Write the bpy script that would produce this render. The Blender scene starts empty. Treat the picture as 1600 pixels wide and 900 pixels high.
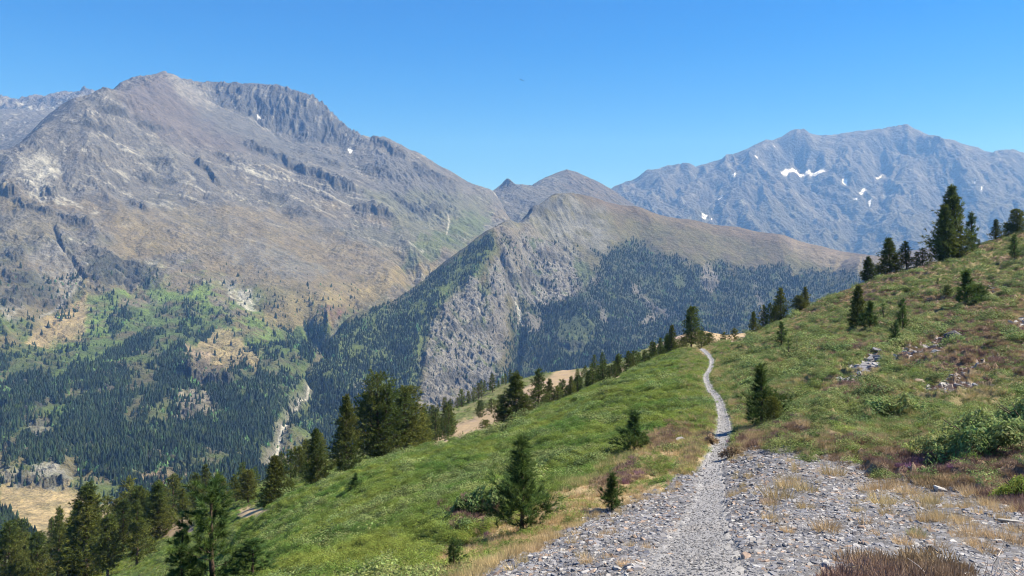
import bpy, math, random
import numpy as np
from math import radians as R

# ------------------------------------------------------------------ camera, sky, sun, exposure
F, HV = 1232.0, 400.0            # focal length and horizon row of a 1600 px wide picture
S = bpy.context.scene
NQ = 1.0                         # grid fineness
COL = S.collection
cam_d = bpy.data.cameras.new("camera"); cam = bpy.data.objects.new("camera", cam_d); COL.objects.link(cam)
cam_d.sensor_width = 36; cam_d.lens = F / 1600 * 36; cam_d.shift_y = -(450 - HV) / 1600
cam_d.clip_start = 0.1; cam_d.clip_end = 60000
cam.location = (0, 0, 0); cam.rotation_euler = (R(90), 0, 0)
S.camera = cam
SUN_EL, SUN_AZ = 48.0, 80.0      # azimuth clockwise from +Y (the view direction)
W = bpy.data.worlds.new("World"); S.world = W; W.use_nodes = True
nt = W.node_tree; bg = nt.nodes["Background"]
sky = nt.nodes.new("ShaderNodeTexSky"); sky.sky_type = 'NISHITA'; sky.sun_disc = False
sky.sun_elevation = R(SUN_EL); sky.sun_rotation = R(SUN_AZ)
sky.altitude = 1500; sky.air_density = 1.0; sky.dust_density = 0.25; sky.ozone_density = 4.0
hs = nt.nodes.new("ShaderNodeHueSaturation"); hs.inputs["Saturation"].default_value = 1.45
wb = nt.nodes.new("ShaderNodeVectorMath"); wb.operation = 'MULTIPLY'; wb.inputs[1].default_value = (.80, .93, 1.22)   # the camera's white balance
nt.links.new(sky.outputs[0], hs.inputs["Color"]); nt.links.new(hs.outputs[0], wb.inputs[0]); nt.links.new(wb.outputs[0], bg.inputs[0]); bg.inputs[1].default_value = 0.068
sd = bpy.data.lights.new("sun", 'SUN'); sd.energy = 5.0; sd.angle = R(0.53); sd.color = (1, .95, .88)
sun = bpy.data.objects.new("sun", sd); COL.objects.link(sun)
sun.rotation_euler = (R(90 - SUN_EL), 0, R(-SUN_AZ + 180))
S.view_settings.view_transform = 'Standard'; S.view_settings.look = 'None'
S.view_settings.exposure = 1.12; S.view_settings.gamma = 1.0
S.render.engine = 'CYCLES'
S.cycles.use_denoising = True; S.cycles.denoiser = 'OPENIMAGEDENOISE'; S.cycles.denoising_input_passes = 'RGB_ALBEDO_NORMAL'; S.cycles.denoising_prefilter = 'ACCURATE'; S.cycles.pixel_filter_type = 'BLACKMAN_HARRIS'; S.cycles.filter_width = 1.1; S.cycles.max_bounces = 5; S.cycles.diffuse_bounces = 2
S.cycles.glossy_bounces = 1; S.cycles.transmission_bounces = 2; S.cycles.volume_bounces = 0
S.cycles.transparent_max_bounces = 6; S.cycles.use_adaptive_sampling = True
S.cycles.adaptive_threshold = 0.01; S.cycles.caustics_reflective = False; S.cycles.caustics_refractive = False

# ------------------------------------------------------------------ noise
def hsh(i, j, s):
    h = (i.astype(np.int64) * 374761393 + j.astype(np.int64) * 668265263 + s * 1442695041) & 0xffffffff
    h = ((h ^ (h >> 13)) * 1274126177) & 0xffffffff
    return ((h ^ (h >> 16)) & 0xffffff).astype(np.float64) / 16777216.0
def pn(x, y, s=0):
    """gradient noise, about -1..1"""
    i = np.floor(x); j = np.floor(y); fx = x - i; fy = y - j
    ux = fx * fx * fx * (fx * (fx * 6 - 15) + 10); uy = fy * fy * fy * (fy * (fy * 6 - 15) + 10)
    out = 0
    for a in (0, 1):
        for b in (0, 1):
            t = hsh(i + a, j + b, s) * 6.2831853
            g = np.cos(t) * (fx - a) + np.sin(t) * (fy - b)
            out = out + g * (ux if a else 1 - ux) * (uy if b else 1 - uy)
    return out * 1.5
def fbm(x, y, s=0, o=4, g=.5):
    r = 0; a = 1; n = 0
    for k in range(o):
        r = r + a * pn(x, y, s + k * 17); n += a; a *= g; x = x * 2.03 + 11.7; y = y * 2.03 - 5.3
    return r / n
def rdg(x, y, s=0, o=4, g=.5):
    r = 0; a = 1; n = 0
    for k in range(o):
        v = 1 - np.abs(pn(x, y, s + k * 17)) * 1.7; r = r + a * v; n += a; a *= g
        x = x * 2.07 + 3.7; y = y * 2.07 - 8.3
    return r / n
def sm(a, b, x):
    t = np.clip((x - a) / (b - a), 0, 1); return t * t * (3 - 2 * t)
def erode(x, y, gx, gy, cell, octs, seed=0, gain=.5, k=1.0):
    """gullies and ribs that run down the slope (gx, gy): sum of oriented waves, heights about -1..1"""
    h = 0; dx = 0; dy = 0; a = 1.0; fr = 1.0 / cell; tot = 0
    for o in range(octs):
        ex = gy + dy; ey = -(gx + dx)
        m = np.sqrt(ex * ex + ey * ey) + 1e-5; ex = ex / m * k; ey = ey / m * k
        px = x * fr; py = y * fr; ci = np.floor(px); cj = np.floor(py); fx = px - ci; fy = py - cj
        v = 0; sx = 0; wt = 0
        for i in (-1, 0, 1, 2):
            for j in (-1, 0, 1, 2):
                hx = hsh(ci + i, cj + j, seed + o * 7); hy = hsh(ci + i, cj + j, seed + 91 + o * 7)
                qx = fx - i - (hx - .5); qy = fy - j - (hy - .5)
                w = np.exp(-(qx * qx + qy * qy) * 2.2)
                ph = (qx * ex + qy * ey) * 6.2831853
                v = v + np.cos(ph) * w; sx = sx - np.sin(ph) * w; wt = wt + w
        v = v / wt; sx = sx / wt
        h = h + a * v
        dx = dx + sx * ex * a * .55; dy = dy + sx * ey * a * .55
        tot += a; a *= gain; fr *= 2.0
    return h / tot

# ------------------------------------------------------------------ interpolation of surveyed points
def rbf(P, Q, W_, c=.05, lin=True):
    """multiquadric through points P (n,2) with values W_; evaluated at Q (m,2)"""
    n = len(P)
    K = np.sqrt(((P[:, None] - P[None]) ** 2).sum(-1) + c * c) - 1e-5 * np.eye(n)
    A = np.zeros((n + 3, n + 3)); A[:n, :n] = K; A[:n, n] = 1; A[:n, n + 1:] = P
    A[n, :n] = 1; A[n + 1:, :n] = P.T
    b = np.zeros(n + 3); b[:n] = W_
    co = np.linalg.solve(A, b)
    out = np.empty(len(Q))
    for k in range(0, len(Q), 20000):
        q = Q[k:k + 20000]
        D = np.sqrt(((q[:, None] - P[None]) ** 2).sum(-1) + c * c)
        out[k:k + 20000] = D @ co[:n] + co[n] + q @ co[n + 1:]
    return out
def bilin(G, fi, fj):
    i = np.clip(np.floor(fi).astype(int), 0, G.shape[0] - 2); j = np.clip(np.floor(fj).astype(int), 0, G.shape[1] - 2)
    a = np.clip(fi - i, 0, 1); b = np.clip(fj - j, 0, 1)
    return (G[i, j] * (1 - a) * (1 - b) + G[i + 1, j] * a * (1 - b) + G[i, j + 1] * (1 - a) * b + G[i + 1, j + 1] * a * b)
class Field:
    """height field z(x, y) through surveyed points; off = how far behind the camera the fan of the survey starts"""
    LK = 6.0
    def __init__(s, pts, world, off, a0, a1, y0, y1, c=.05):
        P = []; V = []
        for (u, v, Y) in pts:
            x, y, z = (u - 800) / F * Y, Y, (HV - v) / F * Y
            P.append((x / (y + off), math.log(y + off))); V.append(z / (y + off))
        for (x, y, z) in world:
            P.append((x / (y + off), math.log(y + off))); V.append(z / (y + off))
        dd = {}
        for p, w in zip(P, V): dd.setdefault((round(p[0], 4), round(p[1], 4)), w)
        P = np.array(list(dd)); V = list(dd.values()); P[:, 0] *= s.LK; P[:, 1] *= s.LK * .55
        s.off = off; s.a0, s.a1 = a0, a1; s.b0, s.b1 = math.log(y0 + off), math.log(y1 + off)
        s.na, s.nb = 260, 300
        A = np.linspace(a0, a1, s.na); B = np.linspace(s.b0, s.b1, s.nb)
        AA, BB = np.meshgrid(A, B, indexing='ij')
        Q = np.stack([AA.ravel() * s.LK, BB.ravel() * s.LK * .55], 1)
        s.G = rbf(P, Q, np.array(V), c).reshape(s.na, s.nb)
    def base(s, x, y):
        r = np.maximum(y + s.off, .3)
        a = x / r; b = np.log(r)
        return bilin(s.G, (a - s.a0) / (s.a1 - s.a0) * (s.na - 1), (b - s.b0) / (s.b1 - s.b0) * (s.nb - 1)) * r

# ------------------------------------------------------------------ mesh helpers
def mesh_np(name, V, Fc, mat=None, parent=None, smooth=True, cols=None, link=True):
    me = bpy.data.meshes.new(name)
    V = np.asarray(V, dtype=np.float32); Fc = np.asarray(Fc, dtype=np.int32)
    me.vertices.add(len(V)); me.vertices.foreach_set("co", V.ravel())
    k = Fc.shape[1]
    me.loops.add(Fc.size); me.loops.foreach_set("vertex_index", Fc.ravel())
    me.polygons.add(len(Fc)); me.polygons.foreach_set("loop_start", np.arange(0, Fc.size, k, dtype=np.int32))
    try: me.polygons.foreach_set("loop_total", np.full(len(Fc), k, dtype=np.int32))
    except Exception: pass
    me.polygons.foreach_set("use_smooth", np.full(len(Fc), smooth, dtype=bool))
    me.update(calc_edges=True)
    if cols is not None:
        for nm, arr in cols.items():
            arr = np.asarray(arr, dtype=np.float32)
            if arr.ndim == 1:
                at = me.attributes.new(nm, 'FLOAT', 'POINT'); at.data.foreach_set("value", arr)
            else:
                if arr.shape[1] == 3: arr = np.concatenate([arr, np.ones((len(arr), 1), np.float32)], 1)
                at = me.attributes.new(nm, 'FLOAT_COLOR', 'POINT'); at.data.foreach_set("color", arr.ravel())
    if mat: me.materials.append(mat)
    o = bpy.data.objects.new(name, me)
    if link: COL.objects.link(o)
    if parent: o.parent = parent
    return o
def grid_faces(n, m):
    i = np.arange(n - 1)[:, None]; j = np.arange(m - 1)[None]
    a = i * m + j
    return np.stack([a, a + m, a + m + 1, a + 1], -1).reshape(-1, 4)
def tag(o, label=None, cat=None, group=None, kind=None):
    if label: o["label"] = label
    if cat: o["category"] = cat
    if group: o["group"] = group
    if kind: o["kind"] = kind
    return o
def empty(name, loc):
    o = bpy.data.objects.new(name, None); o.location = loc; o.empty_display_size = .3; COL.objects.link(o); return o

# ------------------------------------------------------------------ ground cover maps
def inpoly(u, v, poly, soft=6.0, wob=8.0, ws=30.0, seed=0):
    """soft membership of points in a polygon whose edge is frayed by noise"""
    P = np.array(poly, float); pad = soft + wob + 4
    out = np.zeros(u.shape)
    m = (u > P[:, 0].min() - pad) & (u < P[:, 0].max() + pad) & (v > P[:, 1].min() - pad) & (v < P[:, 1].max() + pad)
    if not m.any(): return out
    x = u[m]; y = v[m]
    if wob:
        dx = fbm(x / ws, y / ws, seed + 3, 3) * wob; dy = fbm(x / ws, y / ws, seed + 61, 3) * wob
        x = x + dx * 2; y = y + dy * 2
    ins = np.zeros(x.shape, bool); dm = np.full(x.shape, 1e9)
    n = len(P)
    for k in range(n):
        x0, y0 = P[k]; x1, y1 = P[(k + 1) % n]
        c = ((y0 > y) != (y1 > y)) & (x < (x1 - x0) * (y - y0) / ((y1 - y0) + 1e-12) + x0)
        ins ^= c
        ex, ey = x1 - x0, y1 - y0; t = np.clip(((x - x0) * ex + (y - y0) * ey) / (ex * ex + ey * ey + 1e-9), 0, 1)
        dm = np.minimum(dm, (x - x0 - t * ex) ** 2 + (y - y0 - t * ey) ** 2)
    d = np.sqrt(dm) * np.where(ins, 1, -1)
    out[m] = sm(-soft, soft, d)
    return out
def near_line(u, v, pts, w, soft=2.0, wob=4.0, ws=20.0, seed=0):
    """soft membership of a band of width w (one value per vertex) along a line"""
    P = np.array(pts, float); ww = np.broadcast_to(np.array(w, float), (len(P),)); pad = ww.max() + soft + 2 * wob
    out = np.zeros(u.shape)
    m = (u > P[:, 0].min() - pad) & (u < P[:, 0].max() + pad) & (v > P[:, 1].min() - pad) & (v < P[:, 1].max() + pad)
    if not m.any(): return out
    x = u[m]; y = v[m]
    if wob:
        x = x + fbm(x / ws, y / ws, seed + 5, 3) * wob; y = y + fbm(x / ws, y / ws, seed + 77, 3) * wob
    best = np.full(x.shape, -1e9)
    for k in range(len(P) - 1):
        x0, y0 = P[k]; x1, y1 = P[k + 1]; ex, ey = x1 - x0, y1 - y0
        t = np.clip(((x - x0) * ex + (y - y0) * ey) / (ex * ex + ey * ey + 1e-9), 0, 1)
        d = np.sqrt((x - x0 - t * ex) ** 2 + (y - y0 - t * ey) ** 2)
        best = np.maximum(best, ww[k] * (1 - t) + ww[k + 1] * t - d)
    out[m] = sm(-soft, soft, best)
    return out
def mixc(c, col, m):
    m = np.clip(m, 0, 1)[..., None]; return c * (1 - m) + np.array(col) * m
# ------------------------------------------------------------------ materials of the ground
def new_mat(name, rough=.9):
    m = bpy.data.materials.new(name); m.use_nodes = True
    b = m.node_tree.nodes["Principled BSDF"]; b.inputs["Roughness"].default_value = rough
    b.inputs["Specular IOR Level"].default_value = .25
    return m, m.node_tree, b
def N(nt, t, **kw):
    n = nt.nodes.new(t)
    for k, v in kw.items(): setattr(n, k, v)
    return n
def ground_mat(name, scales, bump, var=.5, rough=.92):
    """albedo from the surveyed ground cover, broken up by world-space noise at several scales"""
    m, nt, b = new_mat(name, rough); L = nt.links.new
    at = N(nt, "ShaderNodeAttribute"); at.attribute_name = "cover"
    geo = N(nt, "ShaderNodeNewGeometry")
    col = at.outputs["Color"]; hsum = None
    for i, sc in enumerate(scales):
        n = N(nt, "ShaderNodeTexNoise"); n.inputs["Scale"].default_value = sc; n.inputs["Detail"].default_value = 5; n.inputs["Roughness"].default_value = .65
        L(geo.outputs["Position"], n.inputs["Vector"])
        mr = N(nt, "ShaderNodeMapRange"); L(n.outputs["Fac"], mr.inputs[0])
        mr.inputs[1].default_value = .3; mr.inputs[2].default_value = .7; mr.inputs[3].default_value = 1 - var; mr.inputs[4].default_value = 1 + var
        mx = N(nt, "ShaderNodeVectorMath", operation='MULTIPLY'); L(col, mx.inputs[0]); L(mr.outputs[0], mx.inputs[1]); col = mx.outputs[0]
        if hsum is None: hsum = n.outputs["Fac"]
        else:
            ad = N(nt, "ShaderNodeMath", operation='MULTIPLY_ADD'); L(n.outputs["Fac"], ad.inputs[0]); ad.inputs[1].default_value = scales[0] / sc; L(hsum, ad.inputs[2]); hsum = ad.outputs[0]
    L(col, b.inputs["Base Color"])
    bp = N(nt, "ShaderNodeBump"); bp.inputs["Strength"].default_value = 1.0; bp.inputs["Distance"].default_value = bump
    L(hsum, bp.inputs["Height"]); L(bp.outputs[0], b.inputs["Normal"])
    return m
def simple_mat(name, col, rough=.9, nscale=None, var=.3, attr=None, obj_var=0.0, spec=.25):
    m, nt, b = new_mat(name, rough); L = nt.links.new; b.inputs["Specular IOR Level"].default_value = spec
    rgb = N(nt, "ShaderNodeRGB"); rgb.outputs[0].default_value = (*col, 1); c = rgb.outputs[0]
    if attr:
        at = N(nt, "ShaderNodeAttribute"); at.attribute_name = attr; c = at.outputs["Color"]
    if nscale:
        geo = N(nt, "ShaderNodeNewGeometry"); n = N(nt, "ShaderNodeTexNoise"); n.inputs["Scale"].default_value = nscale; n.inputs["Detail"].default_value = 4
        L(geo.outputs["Position"], n.inputs["Vector"])
        mr = N(nt, "ShaderNodeMapRange"); L(n.outputs["Fac"], mr.inputs[0]); mr.inputs[1].default_value = .3; mr.inputs[2].default_value = .7
        mr.inputs[3].default_value = 1 - var; mr.inputs[4].default_value = 1 + var
        mx = N(nt, "ShaderNodeVectorMath", operation='MULTIPLY'); L(c, mx.inputs[0]); L(mr.outputs[0], mx.inputs[1]); c = mx.outputs[0]
    if obj_var:
        oi = N(nt, "ShaderNodeObjectInfo"); mr = N(nt, "ShaderNodeMapRange"); L(oi.outputs["Random"], mr.inputs[0])
        mr.inputs[3].default_value = 1 - obj_var; mr.inputs[4].default_value = 1 + obj_var
        mx = N(nt, "ShaderNodeVectorMath", operation='MULTIPLY'); L(c, mx.inputs[0]); L(mr.outputs[0], mx.inputs[1]); c = mx.outputs[0]
    L(c, b.inputs["Base Color"])
    return m

# cover albedos; DARK also carries the painted shade of crags and gullies
TONE = np.array([.465, .475, .435])
SCREE = (.21, .20, .195); DRY = (.27, .21, .115); ROCK = (.27, .255, .24); PALE = (.66, .64, .60); GREEN = (.12, .17, .045)
WOOD = (.030, .045, .022); TAN = (.60, .46, .26); OLIVE = (.19, .175, .085); DARK = (.075, .078, .078); LAWN = (.20, .30, .07); SNOW = (.9, .9, .92)
GREY = (.20, .20, .205); RUST = (.24, .13, .11)

# ------------------------------------------------------------------ the far ranges
def build_range(name, fld, u0, u1, nu, y0, y1, ny, detail, cover, mat):
    nu = int(nu * NQ); ny = int(ny * NQ)
    a = np.linspace((u0 - 800) / F, (u1 - 800) / F, nu); b = np.exp(np.linspace(math.log(y0), math.log(y1), ny))
    A, B = np.meshgrid(a, b, indexing='ij'); X = A * B; Y = B
    Z0 = fld.base(X, Y); e = 12.0
    gx = (fld.base(X + e, Y) - fld.base(X - e, Y)) / (2 * e); gy = (fld.base(X, Y + e) - fld.base(X, Y - e)) / (2 * e)
    U = A * F + 800; V = HV - Z0 / Y * F
    H, aux = detail(X, Y, Z0, gx, gy, U, V)
    Z = Z0 + H
    C = cover(X, Y, Z, gx, gy, U, V, aux)
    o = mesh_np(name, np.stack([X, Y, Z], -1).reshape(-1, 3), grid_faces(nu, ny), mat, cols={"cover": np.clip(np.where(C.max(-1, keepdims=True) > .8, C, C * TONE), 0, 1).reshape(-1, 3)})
    tag(o, kind="structure")
    def zfun(x, y):
        fi = (x / y - a[0]) / (a[-1] - a[0]) * (nu - 1); fj = (np.log(y) - math.log(y0)) / (math.log(y1) - math.log(y0)) * (ny - 1)
        return bilin(Z, fi, fj)
    return o, zfun

def crag(U, V, pts, h, back, seed=0, soft=3.0, wob=6, ws=16):
    """an escarpment: a step along the line, its top surface falling back to the slope behind"""
    P = np.array(pts, float); pad = back * 2 + wob * 2
    out = np.zeros(U.shape); msk = np.zeros(U.shape)
    m = (U > P[:, 0].min() - 12) & (U < P[:, 0].max() + 12) & (V > P[:, 1].min() - pad) & (V < P[:, 1].max() + pad)
    if not m.any(): return out, msk
    u = U[m]; v = V[m]
    u = u + fbm(u / ws, v / ws, seed + 9, 4, .6) * wob; v = v + fbm(u / ws, v / ws, seed + 19, 4, .6) * wob * 1.6
    line = np.interp(u, P[:, 0], P[:, 1]); s = line - v
    end = sm(P[0, 0] - 2, P[0, 0] + 14, u) * (1 - sm(P[-1, 0] - 14, P[-1, 0] + 2, u))
    amp = np.clip(.6 + .55 * fbm(u / 22, v / 12, seed + 33, 3), .1, 1.2) * end
    out[m] = h * amp * sm(-soft, soft, s) * np.exp(-np.maximum(s, 0) / back)
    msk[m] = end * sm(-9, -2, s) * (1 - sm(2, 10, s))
    return out, msk

# --- left mountain
A_PTS = [(0,860,480),(60,830,600),(150,835,620),(0,800,680),(150,800,720),(180,785,760),(0,762,760),(110,757,780),(60,735,850),(0,730,860),
 (110,742,870),(220,745,880),(300,785,700),(200,700,950),(0,690,950),(350,740,900),(420,728,1000),(450,770,850),(0,620,1150),(200,630,1150),
 (350,640,1200),(430,640,1250),(478,603,1400),(0,560,1350),(120,560,1400),(250,560,1450),(380,570,1450),(300,600,1300),(290,545,1500),(340,520,1650),
 (430,540,1600),(490,545,1650),(512,500,1850),(0,500,1500),(0,440,1700),(0,370,1950),(80,510,1600),(130,440,1850),(60,420,1800),(200,450,1900),
 (300,470,1850),(400,480,1900),(250,400,2100),(350,400,2200),(450,430,2150),(560,440,2300),(610,425,2450),(650,390,2700),(160,360,2100),(60,330,2150),
 (0,300,2200),(100,280,2400),(200,310,2450),(300,330,2500),(400,340,2600),(500,380,2600),(550,340,2850),(640,350,3000),(700,350,3200),(760,345,3500),
 (0,240,2500),(60,197,2680),(120,157,2860),(165,138,3000),(185,143,3100),(190,131,3300),(215,121,3500),(262,113,3700),(300,130,3750),(330,133,3850),
 (350,133,3900),(370,134,3920),(390,135,3930),(410,136,3940),(430,138,3950),(450,143,3960),(470,149,3980),(490,156,4000),(510,171,4000),(530,190,4000),(560,212,4000),(600,218,4000),(650,240,4000),(700,270,4000),(740,290,4000),(768,301,4000),
 (200,220,2800),(300,230,3000),(400,250,3150),(300,175,3380),(350,185,3550),(400,205,3550),(450,228,3550),(350,205,3330),(500,280,3150),(505,232,3650),
 (560,250,3600),(600,300,3200),(640,280,3500),(700,310,3500),(740,330,3500),(800,352,3600),(820,375,3400),
 (335,156,3760),(365,170,3760),(400,190,3770),(430,205,3780),(460,215,3790),(500,218,3830),(530,224,3850),(318,148,3720),
 (100,200,3200),(0,300,2900),(-60,290,2450),(-60,500,1500),(-60,700,950),(200,170,4000),(262,170,4200),(430,210,4400),(560,270,4400),(700,330,4400),(770,350,4400),
 (165,165,3250),(640,440,2560),(560,475,2150),(500,600,1750),(520,720,1350),(850,420,3900),(80,180,3050)]
fA = Field(A_PTS, [], 0.0, (-90 - 800) / F, (860 - 800) / F, 470, 4800, .03)
A_STEPS = [([(300,250),(318,262),(335,285),(352,296)],34,9),([(380,226),(405,236),(430,246),(470,266),(500,276),(525,291),(560,300)],38,8),
 ([(545,330),(570,326),(600,338),(625,350)],30,8),([(136,442),(170,440),(200,441),(225,444),(250,443)],16,7),([(140,428),(165,424),(195,426),(230,430)],18,7),([(150,413),(175,409),(205,412),(235,416)],16,7),([(125,398),(160,394),(190,398)],12,6),([(0,432),(30,438),(60,430)],14,7),([(10,455),(50,460),(90,452)],14,8),([(195,322),(212,324),(235,328)],22,6),
 ([(84,338),(105,344),(125,348),(150,345)],20,6),([(20,318),(60,332),(90,338)],24,9),([(0,305),(18,306),(34,302)],34,14),([(60,300),(80,306),(100,302)],22,12),
 ([(575,216),(590,226),(612,236),(640,250)],30,6),([(500,252),(520,258),(540,262)],20,5),([(560,262),(590,268),(620,278)],20,7),
 ([(610,300),(640,322),(665,330),(700,324)],12,8),([(275,582),(300,600),(330,606),(372,606)],24,16),([(0,478),(30,480),(60,470)],16,8),
 ([(20,466),(60,474),(95,468),(125,456)],16,8),([(0,398),(20,402),(45,394)],16,8),([(0,750),(30,754),(60,757),(110,756)],9,12),
 ([(210,272),(240,278),(285,284)],12,6),([(220,246),(250,252),(280,262)],10,5),([(330,236),(352,246),(372,262)],14,5),([(205,186),(230,196),(262,205)],16,5),
 ([(120,196),(140,200),(165,204),(186,206)],16,6),([(90,208),(110,214)],14,5),([(150,168),(170,172),(190,178),(205,186)],18,5),
 ([(400,300),(430,306),(455,312)],9,5),([(440,330),(470,334),(490,340)],9,5),([(640,258),(680,275),(720,292)],16,6),([(140,600),(180,606),(205,600)],8,6),
 ([(270,640),(295,650),(320,640)],10,8),([(40,655),(60,664),(84,655)],9,8),([(170,726),(215,724),(260,722)],8,6),([(0,635),(40,640),(80,628)],10,8)]
A_SPECK = []
def detA(X, Y, Z, gx, gy, U, V):
    sl = np.sqrt(gx * gx + gy * gy)
    wx = X + 40 * fbm(X / 300, Y / 300, 5, 3); wy = Y + 40 * fbm(X / 300, Y / 300, 8, 3)
    low = sm(430, 520, V)
    e1 = erode(wx, wy, gx, gy, 330, 6, 3, .5)
    crest = inpoly(U, V, [(255,105),(320,122),(430,128),(495,145),(560,200),(570,228),(470,222),(400,190),(330,160)], 5, 0)
    bowl = inpoly(U, V, [(575,230),(640,255),(700,290),(720,330),(690,350),(640,345),(600,310)], 8, 4)
    rough = sm(.05, .5, fbm(X / 210, Y / 210, 21, 3) + .15) 
    fine = erode(wx * 1.3, wy * 1.3, gx, gy, 62, 4, 43, .6)
    flat = inpoly(U, V, [(0,765),(110,760),(190,792),(150,832),(0,830)], 10, 0)
    smooth = np.maximum(inpoly(U, V, [(330,165),(450,215),(420,260),(300,240),(215,180),(262,150)], 25, 10), inpoly(U, V, [(200,330),(420,290),(640,390),(520,470),(380,470),(260,380)], 30, 10) * .7)
    k = (1 - flat * .95)
    h = e1 * (9 + 30 * sl) * k * (1 - .5 * smooth) * (1 - .75 * crest)
    h += fine * (2 + 9 * rough * sl + 10 * bowl) * k * (1 - .6 * smooth)
    # fluted cliff under the crest: steep ribs running straight down
    rib = rdg(X / 42, Y / 160, 71, 3, .55)
    xw = X + 30 * fbm(X / 70, Z / 60, 74, 3)
    h += crest * ((rdg(xw / 46, Y / 130, 71, 5, .62) * 50 - 25 + 14 * fbm(X / 25, Z / 20, 75, 3)) * (.45 + .9 * sm(-.4, .5, fbm(X / 150, Y / 150, 73, 2)))) * sm(.1, .6, sl)
    h += (rdg(X / 26, Y / 26, 55, 4, .6) - .5) * (2.5 + 7 * rough) * k * (1 - .6 * smooth)
    q = Z + .45 * X + .22 * Y + 25 * fbm(X / 240, Y / 240, 91, 3)
    strata = fbm(q / 26, (X - Y) / 420, 93, 4, .6)
    h += strata * (3 + 9 * rough) * k * (1 - sm(420, 560, V)) * (1 - .7 * smooth)
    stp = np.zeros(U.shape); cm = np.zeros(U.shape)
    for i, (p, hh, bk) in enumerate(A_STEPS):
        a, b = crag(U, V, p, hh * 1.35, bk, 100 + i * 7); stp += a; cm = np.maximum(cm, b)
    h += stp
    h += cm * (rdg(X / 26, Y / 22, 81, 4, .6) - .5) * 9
    # ravines
    rav = near_line(U, V, [(84,352),(92,378),(112,408),(130,438)], [1,2,3,3], 5, 6, 12)
    rav2 = near_line(U, V, [(483,600),(468,618),(455,650),(440,680),(418,722)], [8,9,10,10,10], 9, 3, 20)
    h -= rav * 20 + rav2 * 8
    h *= sm(0, 30, Y - 470)
    return h, (e1, rough, crest, bowl, cm, rav, rav2, fine, strata, smooth)
def covA(X, Y, Z, gx, gy, U, V, aux):
    e1, rough, crest, bowl, cm, rav, rav2, fine, strata, smooth = aux
    n1 = fbm(X / 260, Y / 260, 31, 4); n2 = fbm(X / 60, Y / 60, 37, 4); n3 = fbm(X / 14, Y / 14, 41, 3)
    sh = np.broadcast_to(np.array(SCREE), U.shape + (3,)).copy()
    sh = mixc(sh, DRY, sm(-.1, .45, n1 + (V - 330) / 260) * .7)
    sh = mixc(sh, OLIVE, sm(.0, .5, n2 + n1 * .5) * sm(300, 420, V) * .8)
    sh = mixc(sh, (.155,.165,.075), sm(.05, .5, -n1 + n2 * .4 + e1 * -.4) * sm(230, 420, V) * .45)
    sh = mixc(sh, GREY, sm(.1, .45, -n2 + e1 * .5) * .5 * (1 - sm(420, 520, V)))
    sh = mixc(sh, ROCK, sm(.2, .6, n3 + rough * .3 + fine * .4 - .1) * .8)
    sh = mixc(sh, PALE, sm(.25, .5, fbm((X + Z) / 34, (Y - X) / 130, 47, 4, .6) + .15 * n1) * .55 * (1 - sm(330, 430, V)) * (1 - .5 * smooth))
    sh = mixc(sh, PALE, sm(.42, .75, n3 * .8 + n2 * .6 + rough * .2) * .7 * (1 - sm(500, 600, V)))
    sh = mixc(sh, DARK, sm(.25, .6, -fine + n3 * .4 - .1) * .6)  # shade of the gullies painted in to deepen the relief
    up = (1 - sm(440, 540, V)) * (1 - .6 * smooth)
    sh = mixc(sh, PALE, sm(.22, .5, strata + .25 * n3 + .15 * n2) * .75 * up); sh = mixc(sh, (.10,.10,.10), sm(.18, .5, -strata + .2 * n3) * .55 * up)
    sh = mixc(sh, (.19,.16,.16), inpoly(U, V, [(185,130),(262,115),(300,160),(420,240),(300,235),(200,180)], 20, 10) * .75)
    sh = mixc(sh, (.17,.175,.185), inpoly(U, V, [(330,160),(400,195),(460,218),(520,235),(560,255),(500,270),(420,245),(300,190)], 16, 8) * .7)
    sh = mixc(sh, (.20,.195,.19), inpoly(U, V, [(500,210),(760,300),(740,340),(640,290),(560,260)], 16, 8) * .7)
    sh = mixc(sh, (.12,.125,.14), crest * .95); sh = mixc(sh, PALE, crest * sm(.05, .6, fbm(X / 22, Y / 90, 3, 4)) * .5)  # cliff wall's shade painted in as a darker colour, then pale streaks
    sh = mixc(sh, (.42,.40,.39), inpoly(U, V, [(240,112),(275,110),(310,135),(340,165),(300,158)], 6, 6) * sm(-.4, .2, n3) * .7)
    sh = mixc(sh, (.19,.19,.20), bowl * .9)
    # low slopes: grass, lawn, woods
    g = sm(425, 520, V + 60 * n1 + 30 * n2)
    sh = mixc(sh, OLIVE, g * .7); sh = mixc(sh, GREEN, g * sm(-.3, .3, n2 + n1) * .9)
    lawn = inpoly(U, V, [(140,470),(250,440),(330,440),(420,500),(520,520),(470,600),(420,560),(300,520),(230,560),(160,620),(120,700),(80,690),(60,560)], 20, 16)
    sh = mixc(sh, LAWN, lawn * sm(-.35, .2, n2 + .3 * n3))
    wood = inpoly(U, V, WOODS_A, 14, 12); sh = mixc(sh, WOOD, wood * .4 * sm(-.5, .0, n2 + .2))
    for p, c, s in COVER_A:
        br = .2 + .75 * sm(-.35, .15, n3 * .7 + n2 * .5 + fine * .3) if c in (PALE, ROCK) or (max(c) - min(c) < .08 and min(c) > .2) else .45 + .55 * sm(-.4, .1, n2 + .4 * n3)
        sh = mixc(sh, c, inpoly(U, V, p, 7, 9, 18, int(p[0][0])) * s * br * (1 if min(c) < .2 and max(c) - min(c) < .1 else 1))
    sh = mixc(sh, DARK, np.maximum(cm * (.45 + .5 * sm(-.3, .3, n3)), rav * .8))  # dark crag rock with crag shade painted in; ravine darkened too
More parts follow.
